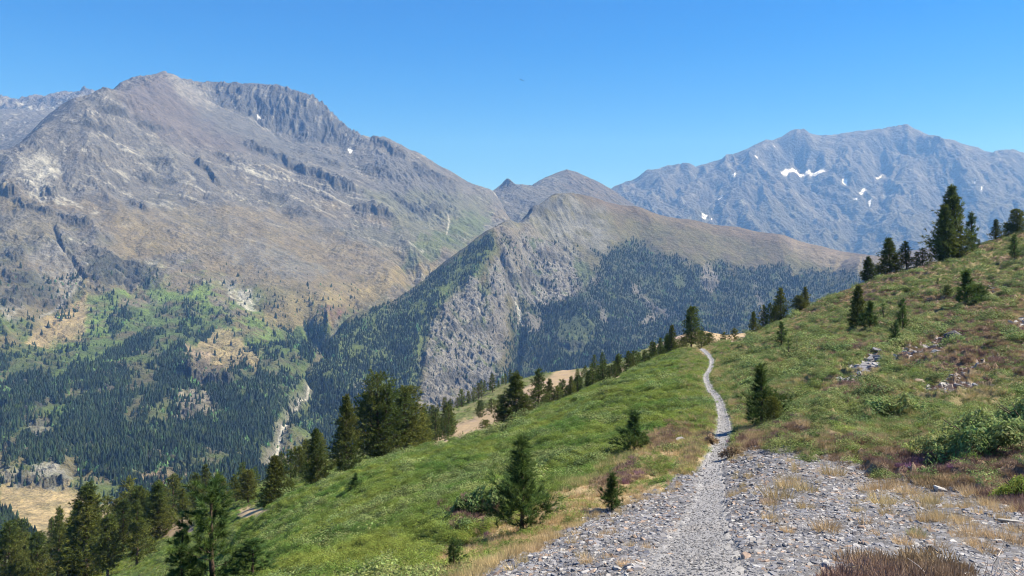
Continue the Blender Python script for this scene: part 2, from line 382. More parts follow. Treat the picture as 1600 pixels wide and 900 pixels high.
    sh = mixc(sh, ROCK, rav2 * .8); sh = mixc(sh, PALE, near_line(U, V, [(484,598),(470,616),(457,650),(446,668),(430,700),(412,722)], [2.5,3,2,3,2.5,2], 1.5, 5, 12) * .95)
    sh = mixc(sh, PALE, near_line(U, V, [(700,338),(702,348),(698,362)], 1.2, 1, 1, 8) * .8)
    sh = mixc(sh, SNOW, near_line(U, V, [(636,379),(648,384),(662,389)], 1.0, 1, 1, 8) * .5)
    sh = mixc(sh, (.45,.44,.42), near_line(U, V, [(126,440),(112,456),(96,470),(78,486),(60,498)], [3,3,2.5,2,1.5], 2, 2, 12) * .7)
    for p in [[(543,231),(548,230),(552,235),(547,240)],[(400,177),(410,180),(404,182)]]:
        sh = mixc(sh, SNOW, inpoly(U, V, p, 1.2, 0))
    return sh
WOODS_A = [(0,555),(60,560),(110,545),(160,520),(185,480),(230,468),(300,465),(345,490),(390,545),(430,520),(475,505),(520,515),(490,570),(470,605),(440,650),(410,725),(340,760),(250,738),(180,745),(110,715),(60,730),(0,705)]
COVER_A = [
 ([(130,458),(138,480),(136,505),(128,530),(90,535),(40,534),(55,512),(85,490),(110,470)], (.46,.36,.21), .95),
 ([(290,548),(310,533),(350,512),(380,528),(405,560),(402,578),(370,570),(335,590),(325,560)], (.46,.37,.21), .9),
 ([(283,555),(300,543),(330,545),(330,562),(300,566)], (.42,.33,.25), .9),
 ([(300,566),(335,566),(370,590),(368,604),(320,604),(280,585)], (.20,.16,.13), .8),  # cliff below the outcrop, its shade painted into the rock colour
 ([(270,612),(330,612),(325,650),(285,662),(268,640)], (.36,.32,.27), .85),
 ([(30,248),(60,235),(92,242),(94,262),(85,285),(60,280),(40,270)], PALE, .75),
 ([(60,290),(75,285),(70,308),(48,304)], PALE, .6),
 ([(212,228),(240,215),(285,240),(283,282),(255,275),(225,262)], (.36,.35,.32), .6),
 ([(45,395),(100,392),(130,432),(110,450),(90,470),(60,460),(45,420)], (.33,.32,.31), .85),
 ([(0,470),(35,470),(38,490),(10,500),(0,500)], (.38,.37,.35), .8),
 ([(350,444),(385,455),(405,478),(400,482),(370,470)], PALE, .95),
 ([(190,488),(245,460),(240,468),(200,482)], (.30,.28,.26), .8),
 ([(320,440),(450,400),(480,430),(420,450),(380,450)], (.23,.225,.22), .6),
 ([(180,330),(300,320),(450,330),(560,380),(650,395),(665,420),(560,470),(440,500),(400,440),(300,400),(180,400)], (.285,.235,.145), .6),
 ([(400,490),(440,470),(540,450),(640,415),(690,415),(640,440),(560,470),(520,495),(440,515)], (.38,.31,.16), .8),
 ([(136,402),(180,396),(232,412),(248,430),(245,444),(200,440),(150,446),(132,430)], (.07,.085,.06), .8),  # dark wooded crags, with the shade of the cliffs painted in
 ([(0,405),(20,400),(60,425),(95,440),(90,462),(55,470),(10,470),(0,460)], (.09,.10,.07), .7),
 ([(355,385),(420,375),(470,400),(520,420),(480,440),(420,425),(360,410)], (.24,.245,.25), .65),
 ([(0,300),(60,320),(110,350),(80,380),(0,380)], (.24,.21,.13), .6),
 ([(505,490),(530,483),(556,486),(545,497),(515,500)], RUST, .95),
 ([(520,500),(545,498),(525,520),(505,545),(498,540)], (.26,.26,.22), .8),
 ([(0,733),(35,742),(60,728),(90,728),(112,750),(110,760),(60,760),(0,760)], (.42,.40,.37), .9),
 ([(0,762),(110,758),(150,790),(190,790),(170,815),(110,828),(50,832),(0,800)], TAN, 1),
 ([(215,742),(245,735),(300,745),(312,762),(275,785),(235,765)], (.31,.24,.16), .85),
 ([(40,660),(70,655),(85,675),(50,690)], (.34,.32,.30), .7),
 ([(86,640),(100,636),(104,660),(96,686),(90,670)], LAWN, 1), ([(140,610),(175,605),(180,616),(150,618)], (.3,.27,.22), .7),
 ([(230,650),(270,600),(278,612),(240,690)], (.13,.16,.055), .8),
 ([(560,300),(640,380),(700,380),(760,340),(760,310),(700,300)], (.20,.22,.11), .5),
 ([(650,375),(720,340),(770,330),(760,360),(690,400),(620,430)], (.15,.20,.07), .75),
 ([(400,470),(520,480),(640,420),(620,440),(540,490),(440,510)], (.22,.18,.10), .6),
]

# --- the spur in the middle and the long ridge to its right
B_PTS = [(770,362,2250),(800,345,2400),(835,325,2600),(862,311,2700),(880,307,2750),(903,308,2800),(930,312,2850),(1000,328,2900),(1080,345,2950),(1150,357,2950),(1220,368,2900),(1280,388,2850),
 (1345,405,2700),(1400,430,2600),(1500,450,2500),(700,412,2150),(640,455,2050),(580,483,1950),(540,503,1850),(500,545,1700),(480,590,1500),(455,650,1300),(430,720,1150),
 (700,450,1980),(650,500,1820),(600,540,1700),(550,590,1500),(520,640,1350),(500,700,1200),(620,620,1450),(650,665,1350),(560,700,1200),(650,740,1100),
 (740,420,2050),(760,400,2130),(720,500,1860),(760,520,1880),(700,600,1600),(760,600,1660),(700,650,1450),(790,470,2010),(780,560,1770),(690,480,1860),(665,560,1640),
 (810,500,2030),(815,560,1900),(850,440,2300),(900,400,2480),(850,510,2050),(850,560,1870),(900,560,1850),(900,480,2120),(950,420,2450),(1000,480,2250),(1000,540,1950),
 (1100,480,2350),(1100,520,2100),(1050,400,2650),(1150,420,2650),(1250,450,2550),(1300,430,2680),(1200,500,2200),(1300,500,2250),(850,360,2550),(900,345,2700),
 (1000,370,2780),(1150,390,2800),(1250,400,2780),(800,660,1550),(1000,620,1550),(1200,580,1700),(1400,550,1800),(800,385,2230),(820,420,2260),
 (690,455,2550),(600,515,2300),(540,565,2100),(480,645,1800),(430,730,1500),(880,345,3200),(1080,385,3500),(1280,425,3400),(1000,370,3400),(810,385,2800),(770,410,2620),(400,760,1200)]
fB = Field(B_PTS, [], 0.0, (390 - 800) / F, (1480 - 800) / F, 1000, 3700)
B_STEPS = [([(690,520),(720,512),(750,518),(780,512)],14,12),([(780,410),(800,430),(830,440),(870,450)],26,12),([(830,400),(860,405),(900,415)],16,8),
 ([(680,600),(720,590),(770,600)],16,14),([(900,470),(930,476),(960,480)],20,10),([(950,500),(990,508),(1010,500)],16,8),([(1090,440),(1110,448),(1125,440)],22,10),
 ([(800,335),(830,330),(862,326)],22,5),([(1000,470),(1040,490),(1080,500)],14,8),([(650,560),(670,570),(690,560)],16,10),([(860,530),(890,545),(920,540)],18,12)]
FACE = [(690,478),(720,450),(760,425),(785,400),(800,440),(795,480),(785,540),(780,590),(760,620),(700,640),(665,645),(655,610),(668,540),(672,500)]
def detB(X, Y, Z, gx, gy, U, V):
    sl = np.sqrt(gx * gx + gy * gy)
    wx = X + 25 * fbm(X / 220, Y / 220, 105, 3); wy = Y + 25 * fbm(X / 220, Y / 220, 108, 3)
    e1 = erode(wx, wy, gx, gy, 210, 6, 13, .52)
    fine = erode(wx, wy, gx, gy, 42, 4, 143, .6)
    face = inpoly(U, V, FACE, 11, 12, 24)
    face2 = inpoly(U, V, [(775,352),(830,365),(890,385),(935,430),(900,460),(850,480),(800,470),(785,400)], 8, 8)
    top = 1 - sm(380, 430, V); right = sm(860, 960, U)
    amp = (5 + 19 * sl) * (1 - .72 * top * right) * (1 - .5 * face)
    h = e1 * amp + fine * (1.0 + 5 * sl + 3 * face + 3 * face2) * (1 - .8 * top * right)
    h += (rdg(X / 22, Z / 30 + Y / 22, 155, 4, .6) - .5) * (1.5 + 17 * face + 12 * face2)
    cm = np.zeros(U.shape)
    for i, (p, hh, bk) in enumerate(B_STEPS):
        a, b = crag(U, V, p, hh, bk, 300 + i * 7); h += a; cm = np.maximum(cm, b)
    gul = near_line(U, V, [(782,395),(795,430),(806,470),(812,500),(805,560),(790,610)], [4,6,8,8,8,8], 7, 3, 20)
    gul2 = near_line(U, V, [(690,470),(665,510),(655,570),(640,640)], [3,4,5,5], 6, 3, 20)
    h -= gul * 26 + gul2 * 10
    return h, (e1, fine, face, face2, top, right, cm, gul)
WOODS_B1 = [(766,368),(700,415),(640,460),(580,488),(535,510),(498,548),(475,600),(440,690),(430,760),(700,760),(640,660),(650,600),(668,530),(688,478),(725,450),(755,420),(772,390)]
WOODS_B2 = [(800,480),(830,480),(870,470),(905,455),(935,430),(930,395),(975,380),(1030,392),(1080,415),(1140,420),(1200,412),(1270,425),(1345,432),(1500,470),(1500,620),(900,640),(780,640),(790,560)]
OPEN_B = [[(870,500),(905,490),(930,505),(925,540),(890,560),(868,540)],[(895,405),(915,410),(925,440),(912,450)],[(1055,425),(1070,425),(1072,450),(1058,450)],[(1098,418),(1112,412),(1125,440),(1108,460),(1098,450)],
 [(995,452),(1030,478),(1048,492),(1040,496),(1010,478)],[(1003,502),(1025,488),(1030,496),(1010,512)],[(805,470),(815,480),(818,505),(808,500)],[(935,480),(950,486),(945,510)],[(985,440),(1010,455),(990,460)],[(820,490),(845,485),(848,510),(830,520)],[(1180,440),(1190,470),(1200,500),(1190,505)]]
def covB(X, Y, Z, gx, gy, U, V, aux):
    e1, fine, face, face2, top, right, cm, gul = aux
    n1 = fbm(X / 200, Y / 200, 131, 4); n2 = fbm(X / 45, Y / 45, 137, 4); n3 = fbm(X / 11, Y / 11 + Z / 15, 141, 3)
    sh = np.broadcast_to(np.array(OLIVE), U.shape + (3,)).copy()
    sh = mixc(sh, (.17,.135,.085), sm(-.3, .4, n2 + n1) * .7)
    crestb = 1 - sm(4, 22, V - np.interp(U, [770,835,880,930,1000,1080,1150,1220,1280,1345], [362,325,306,312,328,345,357,368,388,405]))
    sh = mixc(sh, (.24,.17,.125), crestb * right * .5)
    sh = mixc(sh, (.30,.30,.29), inpoly(U, V, [(770,355),(835,320),(885,305),(940,330),(960,370),(930,400),(880,380),(830,365)], 14, 10) * .85 * sm(-.5, .1, n2))
    sh = mixc(sh, (.26,.20,.13), inpoly(U, V, [(772,356),(800,352),(860,372),(880,395),(860,415),(820,400),(785,385)], 8, 8) * .85)
    sh = mixc(sh, (.15,.155,.16), inpoly(U, V, [(822,330),(850,312),(880,306),(878,318),(850,325),(830,333)], 3, 2) * .9)
    sh = mixc(sh, GREEN, inpoly(U, V, WOODS_B1, 12, 8) * .9); sh = mixc(sh, (.10,.135,.045), inpoly(U, V, WOODS_B1, 12, 8) * sm(.0, .4, n2) * .8)
    sh = mixc(sh, (.07,.09,.035), inpoly(U, V, WOODS_B2, 14, 12) * .95); sh = mixc(sh, (.12,.16,.055), inpoly(U, V, WOODS_B2, 14, 12) * sm(.15, .5, n2 + .3 * n1) * .8)
    rock = np.clip(face + face2 * sm(-.4, .2, n2 + .3), 0, 1)
    fc = mixc(np.broadcast_to(np.array((.265,.255,.25)), U.shape + (3,)).copy(), PALE, sm(.15, .6, n3) * .5)
    fc = mixc(fc, (.11,.11,.10), sm(.2, .55, -n3 + n2 * .5) * .6); fc = mixc(fc, GREEN, sm(.12, .45, n2 - n3 * .3) * .75); fc = mixc(fc, (.20,.175,.15), sm(0, .4, n1) * .5)
    sh = sh * (1 - rock[..., None]) + fc * rock[..., None]
    for p in OPEN_B: sh = mixc(sh, (.27,.25,.23) if p[0][0] not in (870, 895, 1055) else (.12,.16,.065), inpoly(U, V, p, 4, 5, 16) * .85)
    sh = mixc(sh, (.23,.22,.215), inpoly(U, V, [(555,600),(575,585),(580,640),(560,680),(545,660)], 5, 6) * .8)
    sh = mixc(sh, PALE, near_line(U, V, [(806,468),(811,482),(816,500),(823,508)], 1.8, 1, 1.5, 8) * .9)
    sh = mixc(sh, DARK, cm * .6)  # dark rock of the crags, their shade painted in with it
    sh = mixc(sh, (.38,.31,.24), inpoly(U, V, [(1220,378),(1290,388),(1350,408),(1340,425),(1290,415),(1240,392)], 8, 8) * .6)
    return sh

# --- the two small summits on the saddle
C_PTS = [(680,300,4300),(730,310,4250),(768,301,4300),(783,297,4400),(789,283,4480),(792,279,4500),(800,284,4520),(820,290,4650),(845,282,5000),(865,272,5200),(885,265,5300),(905,272,5300),(930,284,5350),(960,300,5400),(1000,328,5400),(1050,360,5400),
 (775,330,3900),(800,325,4000),(830,308,4300),(850,325,4000),(860,305,4400),(880,300,4700),(910,300,4800),(930,318,4600),(1000,355,4600),(790,310,4200),(820,368,3700),(800,372,3680),(750,372,3700),(860,350,3800),
 (790,335,5000),(885,325,6200),(960,345,6200),(720,350,5000),(1050,400,6200),(1050,400,4600),(900,360,3800)]
fC = Field(C_PTS, [], 0.0, (640 - 800) / F, (1080 - 800) / F, 3650, 6300, .02)
def detC(X, Y, Z, gx, gy, U, V):
    sl = np.sqrt(gx * gx + gy * gy)
    e1 = erode(X, Y, gx, gy, 260, 5, 23, .5); fine = erode(X, Y, gx, gy, 60, 4, 243, .6)
    ck = near_line(U, V, [(776,304),(800,308),(822,316),(840,322)], 3, 4, 2, 10)
    return e1 * (8 + 22 * sl) + fine * (2 + 9 * sl) + ck * rdg(X / 30, Y / 50, 5, 3) * 14, (e1, fine, ck)
def covC(X, Y, Z, gx, gy, U, V, aux):
    e1, fine, ck = aux; n = fbm(X / 120, Y / 120, 9, 4)
    sh = np.broadcast_to(np.array((.19,.185,.175)), U.shape + (3,)).copy()
    sh = mixc(sh, (.18,.15,.11), sm(-.2, .3, n + (U - 880) / 80) * .8)
    sh = mixc(sh, (.14,.155,.08), sm(0, .5, n) * sm(300, 330, V) * .7)
    sh = mixc(sh, (.12,.12,.125), np.maximum(sm(.2, .6, -fine) * .7, ck * .8))
    sh = mixc(sh, PALE, sm(.35, .7, fine + n * .5) * .5)
    return sh

# --- the far massif with its snow patches
D_PTS = [(880,330,8000),(940,303,8000),(965,290,8000),(990,290,8050),(1010,273,8200),(1040,263,8250),(1062,257,8250),(1100,262,8300),(1118,254,8300),(1135,245,8300),(1147,250,8300),(1165,237,8350),(1200,225,8500),(1250,214,8600),(1290,228,8600),(1300,226,8600),
 (1318,214,8700),(1360,206,8700),(1385,203,8700),(1410,200,8700),(1450,213,8700),(1500,222,8600),(1560,238,8500),(1580,233,8500),(1600,243,8500),(1680,230,8500),(1740,240,8500),
 (1000,350,7000),(1100,365,6800),(1300,405,6500),(1600,405,6500),(1720,405,6500),(900,370,7000),
 (1255,272,8150),(1300,285,7950),(1220,268,8100),(1180,262,8050),(1185,300,7500),(1150,330,7100),(1350,300,7800),(1340,345,7200),(1450,260,8000),(1430,300,7600),(1500,330,7200),(1560,300,7700),(1400,270,8100),
 (1320,245,8350),(1380,250,8300),(1250,245,8450),(1210,250,8300),(1060,300,7700),(1090,320,7300),(1240,330,7300),(1400,350,7050),(1640,320,7500),
 (1000,360,9600),(1200,300,10000),(1400,280,10200),(1600,310,10000),(1740,320,10000),(900,390,9500),(1300,440,6000),(1000,440,6000),(1700,440,6000)]
fD = Field(D_PTS, [], 0.0, (850 - 800) / F, (1760 - 800) / F, 5900, 10200)
SNOWS = [[(1219,266),(1228,263),(1235,267),(1244,262),(1250,266),(1257,267),(1263,263),(1268,267),(1276,267),(1287,269),(1291,272),(1281,274),(1268,272),(1257,269),(1246,270),(1238,270),(1224,271)],
 [(1317,283),(1323,286),(1325,297),(1320,294),(1315,288)],[(1368,279),(1380,268),(1377,274),(1371,282)],[(1341,304),(1350,300),(1355,302),(1346,307)],[(1333,312),(1340,315),(1341,318),(1334,315)],
 [(1096,330),(1104,326),(1108,329),(1102,336),(1097,334)],[(1179,244),(1184,243),(1185,250),(1180,251)],[(1207,233),(1215,231),(1214,236),(1209,236)],[(1129,351),(1139,351),(1138,355),(1131,355)],
 [(1144,272),(1149,268),(1151,272),(1147,275)],[(1123,300),(1130,296),(1128,302),(1122,304)],[(1104,342),(1112,347),(1110,349)],[(1520,299),(1525,302),(1523,304)],[(1531,313),(1536,311),(1534,316)],
 [(1108,335),(1114,335),(1112,338)],[(1082,281),(1090,280),(1090,282)],[(1190,255),(1194,254),(1193,258)],[(1355,318),(1363,314),(1360,321)]]
def detD(X, Y, Z, gx, gy, U, V):
    sl = np.sqrt(gx * gx + gy * gy)
    wx = X + 140 * fbm(X / 600, Y / 600, 205, 3); wy = Y + 90 * fbm(X / 600, Y / 600, 208, 3)
    e1 = erode(wx, wy, gx, gy, 1250, 7, 33, .46); r = rdg(X / 300, Y / 300, 66, 5, .5) - .5
    f = erode(wx, wy, gx, gy, 170, 5, 63, .58)
    fade = 1 - .55 * (1 - sm(4, 26, V - np.interp(U, [940,1010,1060,1135,1200,1250,1290,1360,1410,1500,1600], [300,273,257,245,225,214,228,206,200,222,243])))
    sn = np.zeros(U.shape)
    for p in SNOWS[:5]: sn = np.maximum(sn, inpoly(U, V, p, 10, 0))
    return (e1 * (60 + 210 * sl) + r * 70 + f * 26) * fade * (1 - .9 * sn), (e1, r, f)
def covD(X, Y, Z, gx, gy, U, V, aux):
    e1, r, f = aux; n = fbm(X / 500, Y / 500, 209, 5); n2 = fbm(X / 120, Y / 120, 219, 4)
    sh = np.broadcast_to(np.array((.185,.175,.17)), U.shape + (3,)).copy()
    sh = mixc(sh, (.38,.37,.35), sm(.1, .5, n2 + f * .3) * .7)
    sh = mixc(sh, (.07,.07,.075), sm(-.1, .4, -f * .6 - e1 * .5 - n2 * .4) * .8)  # shade of the massif's gullies painted into the rock colour
    sh = mixc(sh, (.17,.16,.09), sm(315, 370, V + 60 * n) * .7)
    for p in SNOWS: sh = mixc(sh, SNOW, inpoly(U, V, p, 1.2, 1.0, 5))
    return sh

# --- the paler ridge far behind on the left
E_PTS = [(-120,170,5600),(-60,162,5500),(0,152,5500),(20,155,5500),(40,156,5500),(70,152,5500),(100,146,5500),(130,142,5500),(160,150,5500),(220,170,5500),(-60,240,4900),(0,230,4900),(100,200,5000),(200,230,4900),(0,300,4500),(150,300,4500),(-120,300,4500),(240,300,4500),
 (0,200,6300),(120,190,6300),(-120,210,6300),(240,230,6300)]
fE = Field(E_PTS, [], 0.0, (-140 - 800) / F, (260 - 800) / F, 4500, 6300)
def detE(X, Y, Z, gx, gy, U, V):
    e = erode(X, Y, gx, gy, 300, 6, 53, .55); return e * 55 + (rdg(X / 90, Y / 90, 3, 4) - .5) * 30, (e,)
def covE(X, Y, Z, gx, gy, U, V, aux):
    n = fbm(X / 120, Y / 120, 19, 4); sh = np.broadcast_to(np.array((.21,.19,.175)), U.shape + (3,)).copy()
    return mixc(mixc(sh, PALE, sm(.0, .5, n) * .7), (.11,.11,.11), sm(.1, .5, -n))

mat_mtn = ground_mat("mountain_ground", (.02, .10, .35), 15.0, .30)
mat_far = ground_mat("distant_rock", (.01, .04, .14), 34.0, .32)
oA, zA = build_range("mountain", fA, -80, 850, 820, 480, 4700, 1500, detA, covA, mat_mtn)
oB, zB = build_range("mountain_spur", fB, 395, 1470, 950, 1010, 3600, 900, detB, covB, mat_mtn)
oC, zC = build_range("saddle_summits", fC, 645, 1075, 380, 3680, 6200, 500, detC, covC, mat_far)
oD, zD = build_range("distant_massif", fD, 860, 1750, 800, 6000, 10100, 650, detD, covD, mat_far)
oE, zE = build_range("distant_ridge", fE, -130, 250, 330, 4550, 6200, 300, detE, covE, mat_far)
# ------------------------------------------------------------------ the near hillside
N_PTS = [(1085,900,4),(1095,840,6.5),(1108,770,12),(1128,690,20),(1128,650,27),(1112,610,36),(1108,580,50),(1106,560,66),(1098,545,84),(1098,562,130),
 (1600,900,4.6),(1350,900,4.3),(1600,800,7.5),(1350,800,8),(1200,720,15),(1400,730,13),(1600,720,12.5),(1300,660,20),(1600,640,19),(1450,640,20),(1600,580,30),
 (1400,580,34),(1250,600,32),(1600,500,50),(1450,530,48),(1300,540,50),(1200,560,55),(1600,430,75),(1450,460,72),(1350,480,75),(1250,510,75),
 (1600,366,105),(1550,378,103),(1490,408,100),(1430,422,98),(1390,432,96),(1350,447,94),(1300,466,92),(1250,492,90),(1180,521,88),(1130,537,86),
 (1600,392,150),(1450,450,145),(1300,510,140),(1200,545,135),(1900,300,100),(2000,500,30),(1900,800,8),(1800,430,60),
 (680,900,7.2),(815,830,11),(955,797,12),(1000,720,17),(900,750,15),(1050,670,24),(1000,650,30),(1050,600,42),(1050,570,62),(990,705,19),(900,690,26),
 (950,620,42),(980,590,60),(800,760,18),(800,700,30),(850,660,42),(600,800,19),(600,752,33),(450,880,15),(450,825,28),(720,722,32),(330,940,13),(600,880,10.5),(700,800,14.5),
 (400,805,42),(480,770,46),(560,739,50),(620,716,53),(690,691,57),(760,673,60),(820,655,63),(880,630,68),(940,601,73),(1000,574,78),(1060,548,84),
 (600,726,75),(540,740,71),(495,770,68),(430,803,60),(388,800,80),(470,752,88),(810,669,72),(840,651,80),(700,686,120),
 (670,690,130),(720,670,140),(760,640,175),(800,610,210),(880,583,240),(860,620,170),(900,603,190),(900,640,110),(950,604,110),(1000,580,115),
 (1060,525,150),(1100,521,160),(1150,524,170),(1130,527,165),(1085,575,115),(1020,540,150),
 (650,672,150),(700,643,190),(760,612,230),(800,599,250),(880,581,260),(915,584,260),(1000,560,240),(1150,525,190),(650,760,300),(800,700,400),(1000,650,400),(1200,620,350),
 (215,888,85),(270,826,95),(330,815,80),(130,900,90),(50,930,95),(-50,960,100),(380,798,70),(350,880,55),(128,872,130),(280,815,130),(0,884,160),(300,800,200),(0,850,300),(450,742,120),(560,722,110),(600,702,130),
 (0,860,500),(200,830,450),(450,790,400),(-300,1000,60),(-300,900,200),(1500,520,250),(1900,420,250),(100,1100,30),(250,1000,40),(1060,535,120),(1105,547,100)]
N_W = [(0,0,-1.6),(-3,0,-2.0),(4,0,-1.4),(0,-3,-1.4),(-8,-2,-3.4),(9,-2,-.8),(9,5,-1.8),(-8,8,-5.0),(-20,20,-12),(1,2,-1.55),(-5,4,-3.2),(-2,4,-2.2),(3,-4,-1.1),(-4,-4.5,-2)]
OFF = 6.0
fN = Field(N_PTS, N_W, OFF, -.95, 1.15, -5.2, 520, .03)
PATH_PX = [(1060,1100,2.6,.42),(1075,980,3.2,.4),(1082,900,4.0,.31),(1090,845,6.2,.29),(1103,790,10.0,.26),(1110,765,12.4,.24),(1112,735,15.0,.21),(1126,700,19,.22),(1131,680,21.5,.21),(1130,652,26.5,.175),(1121,625,32.5,.15),
 (1109,606,37,.145),(1103,590,45,.15),(1112,571,57,.165),(1109,559,67,.17),(1098,550,78,.19),(1094,546,86,.19),(1092,560,100,.26)]
PW = np.array([((u - 800) / F * Y, Y, w) for u, v, Y, w in PATH_PX]); PW = np.concatenate([[[.25,-4,.4],[.5,0,.42]], PW])
def catmull(P, n=10):
    out = []
    P = np.concatenate([[2 * P[0] - P[1]], P, [2 * P[-1] - P[-2]]])
    for k in range(1, len(P) - 2):
        for t in np.arange(n) / n:
            a, b, c, d = P[k - 1:k + 3]
            out.append(.5 * ((2 * b) + (c - a) * t + (2 * a - 5 * b + 4 * c - d) * t * t + (3 * b - a - 3 * c + d) * t ** 3))
    out.append(P[-2]); return np.array(out)
PC = catmull(PW, 8)
def path_d(x, y):
    """distance outside the trodden edge of the trail (negative on it)"""
    shp = x.shape; x = x.ravel(); y = y.ravel(); out = np.full(x.shape, 99.0)
    m = (y < 102) & (x > -3) & (x < 26)
    idx = np.where(m)[0]
    for s in range(0, len(idx), 40000):
        i = idx[s:s + 40000]; q = x[i][:, None]; r = y[i][:, None]
        A = PC[:-1]; D = PC[1:, :2] - A[:, :2]
        t = np.clip(((q - A[:, 0]) * D[:, 0] + (r - A[:, 1]) * D[:, 1]) / (D ** 2).sum(1), 0, 1)
        d = np.sqrt((q - A[:, 0] - t * D[:, 0]) ** 2 + (r - A[:, 1] - t * D[:, 1]) ** 2) - (A[:, 2] * (1 - t) + PC[1:, 2] * t)
        out[i] = d.min(1)
    return out.reshape(shp)
SCREE_P = [(560,960),(720,905),(790,872),(850,848),(910,815),(965,792),(1030,768),(1072,735),(1110,722),(1140,716),(1180,706),(1230,708),(1270,724),(1330,722),(1370,742),(1450,750),(1560,770),(1660,785),(1700,1000),(560,1000)]
TAN_P = [[(600,925),(670,880),(750,832),(830,800),(880,765),(930,725),(990,692),(1050,662),(1095,655),(1112,690),(1100,720),(1072,750),(1030,775),(960,805),(900,830),(830,865),(740,915)],
 [(1128,728),(1150,712),(1165,700),(1150,660),(1138,620),(1122,590),(1118,560),(1128,560),(1140,600),(1160,640),(1200,690),(1190,715)],
 [(1090,760),(1110,720),(1160,730),(1190,760),(1140,790),(1105,830)],[(1200,760),(1250,735),(1270,760),(1210,780)],[(1320,785),(1400,745),(1560,760),(1600,800),(1500,850),(1400,840),(1420,800)],
 [(1075,548),(1090,540),(1118,545),(1112,556)],[(1300,475),(1330,462),(1330,478)],[(1180,525),(1260,492),(1262,500),(1190,532)],[(1560,500),(1600,470),(1640,500),(1600,520)]]
HEATH_P = [[(1350,724),(1450,718),(1560,735),(1650,745),(1650,785),(1560,768),(1450,752),(1370,742)],[(1122,716),(1130,695),(1180,680),(1250,665),(1270,690),(1200,704)],
 [(1250,712),(1290,695),(1385,695),(1395,716),(1300,724)],[(1300,920),(1330,888),(1400,872),(1480,882),(1515,905),(1510,940),(1300,940)],[(1540,765),(1600,752),(1650,800),(1600,800)],
 [(1400,575),(1440,520),(1500,490),(1640,450),(1650,600),(1560,600),(1480,605)],[(1400,475),(1520,436),(1560,440),(1520,470),(1430,490)],[(1420,400),(1480,412),(1440,430),(1330,470),(1260,498),(1250,490),(1350,445)],
 [(1280,610),(1330,605),(1340,630),(1290,628)],[(1000,690),(1060,665),(1085,680),(1050,705)],[(930,760),(1000,715),(1010,740),(950,775)],[(1100,640),(1115,655),(1112,690),(1100,690)],[(700,800),(760,780),(790,810),(720,830)],[(1080,700),(1100,690),(1090,720),(1070,730)]]
PINK_P = [[(752,838),(762,820),(785,813),(788,830),(766,842)],[(962,748),(985,733),(1008,728),(1006,742),(975,755)],[(1390,725),(1480,722),(1560,738),(1500,745),(1400,738)],[(1140,690),(1250,660),(1255,668),(1150,700)]]
STONE_P = [[(1306,608),(1314,580),(1345,566),(1376,558),(1386,570),(1355,588),(1334,610)],[(1390,560),(1440,543),(1472,526),(1490,536),(1476,557),(1430,568)],[(1442,612),(1480,599),(1562,597),(1566,612),(1500,618),(1450,620)],
 [(1572,505),(1610,492),(1640,515),(1600,522)],[(1540,452),(1558,440),(1562,448),(1548,460)],[(1480,590),(1560,560),(1570,568),(1500,600)]]
BENCH_P = [[(652,703),(668,690),(700,668),(760,640),(792,626),(835,598),(880,578),(912,582),(903,602),(862,628),(812,658),(785,672),(720,690)],[(1008,545),(1050,522),(1090,518),(1180,520),(1170,534),(1040,542)],
 [(222,830),(255,810),(300,808),(305,836),(240,842)],[(368,800),(400,788),(432,798),(400,812),(375,814)],[(930,600),(990,565),(1010,565),(960,596)],[(640,700),(660,690),(690,690),(690,700)]]
BIGSHRUB = [[(1436,690),(1440,650),(1475,622),(1540,608),(1640,600),(1660,712),(1560,708),(1480,700)],[(1354,648),(1362,620),(1400,606),(1440,612),(1440,636),(1410,652)],[(690,800),(720,760),(790,748),(800,770),(760,800)],[(1130,655),(1180,640),(1240,645),(1250,660),(1180,672)]]
LAWN_P = [[(1365,650),(1450,640),(1440,680),(1430,706),(1360,696)],[(830,770),(900,735),(1000,690),(1040,680),(1000,710),(900,770)],[(1180,610),(1200,640),(1260,640),(1250,600)]]
def uvmap(x, y, z0):
    yy = np.maximum(y, .8); U = x / yy * F + 800; V = HV - z0 / yy * F
    return np.where(y < 2.2, 1000 + x * 60, U), np.where(y < 2.2, 985, np.minimum(V, 985))
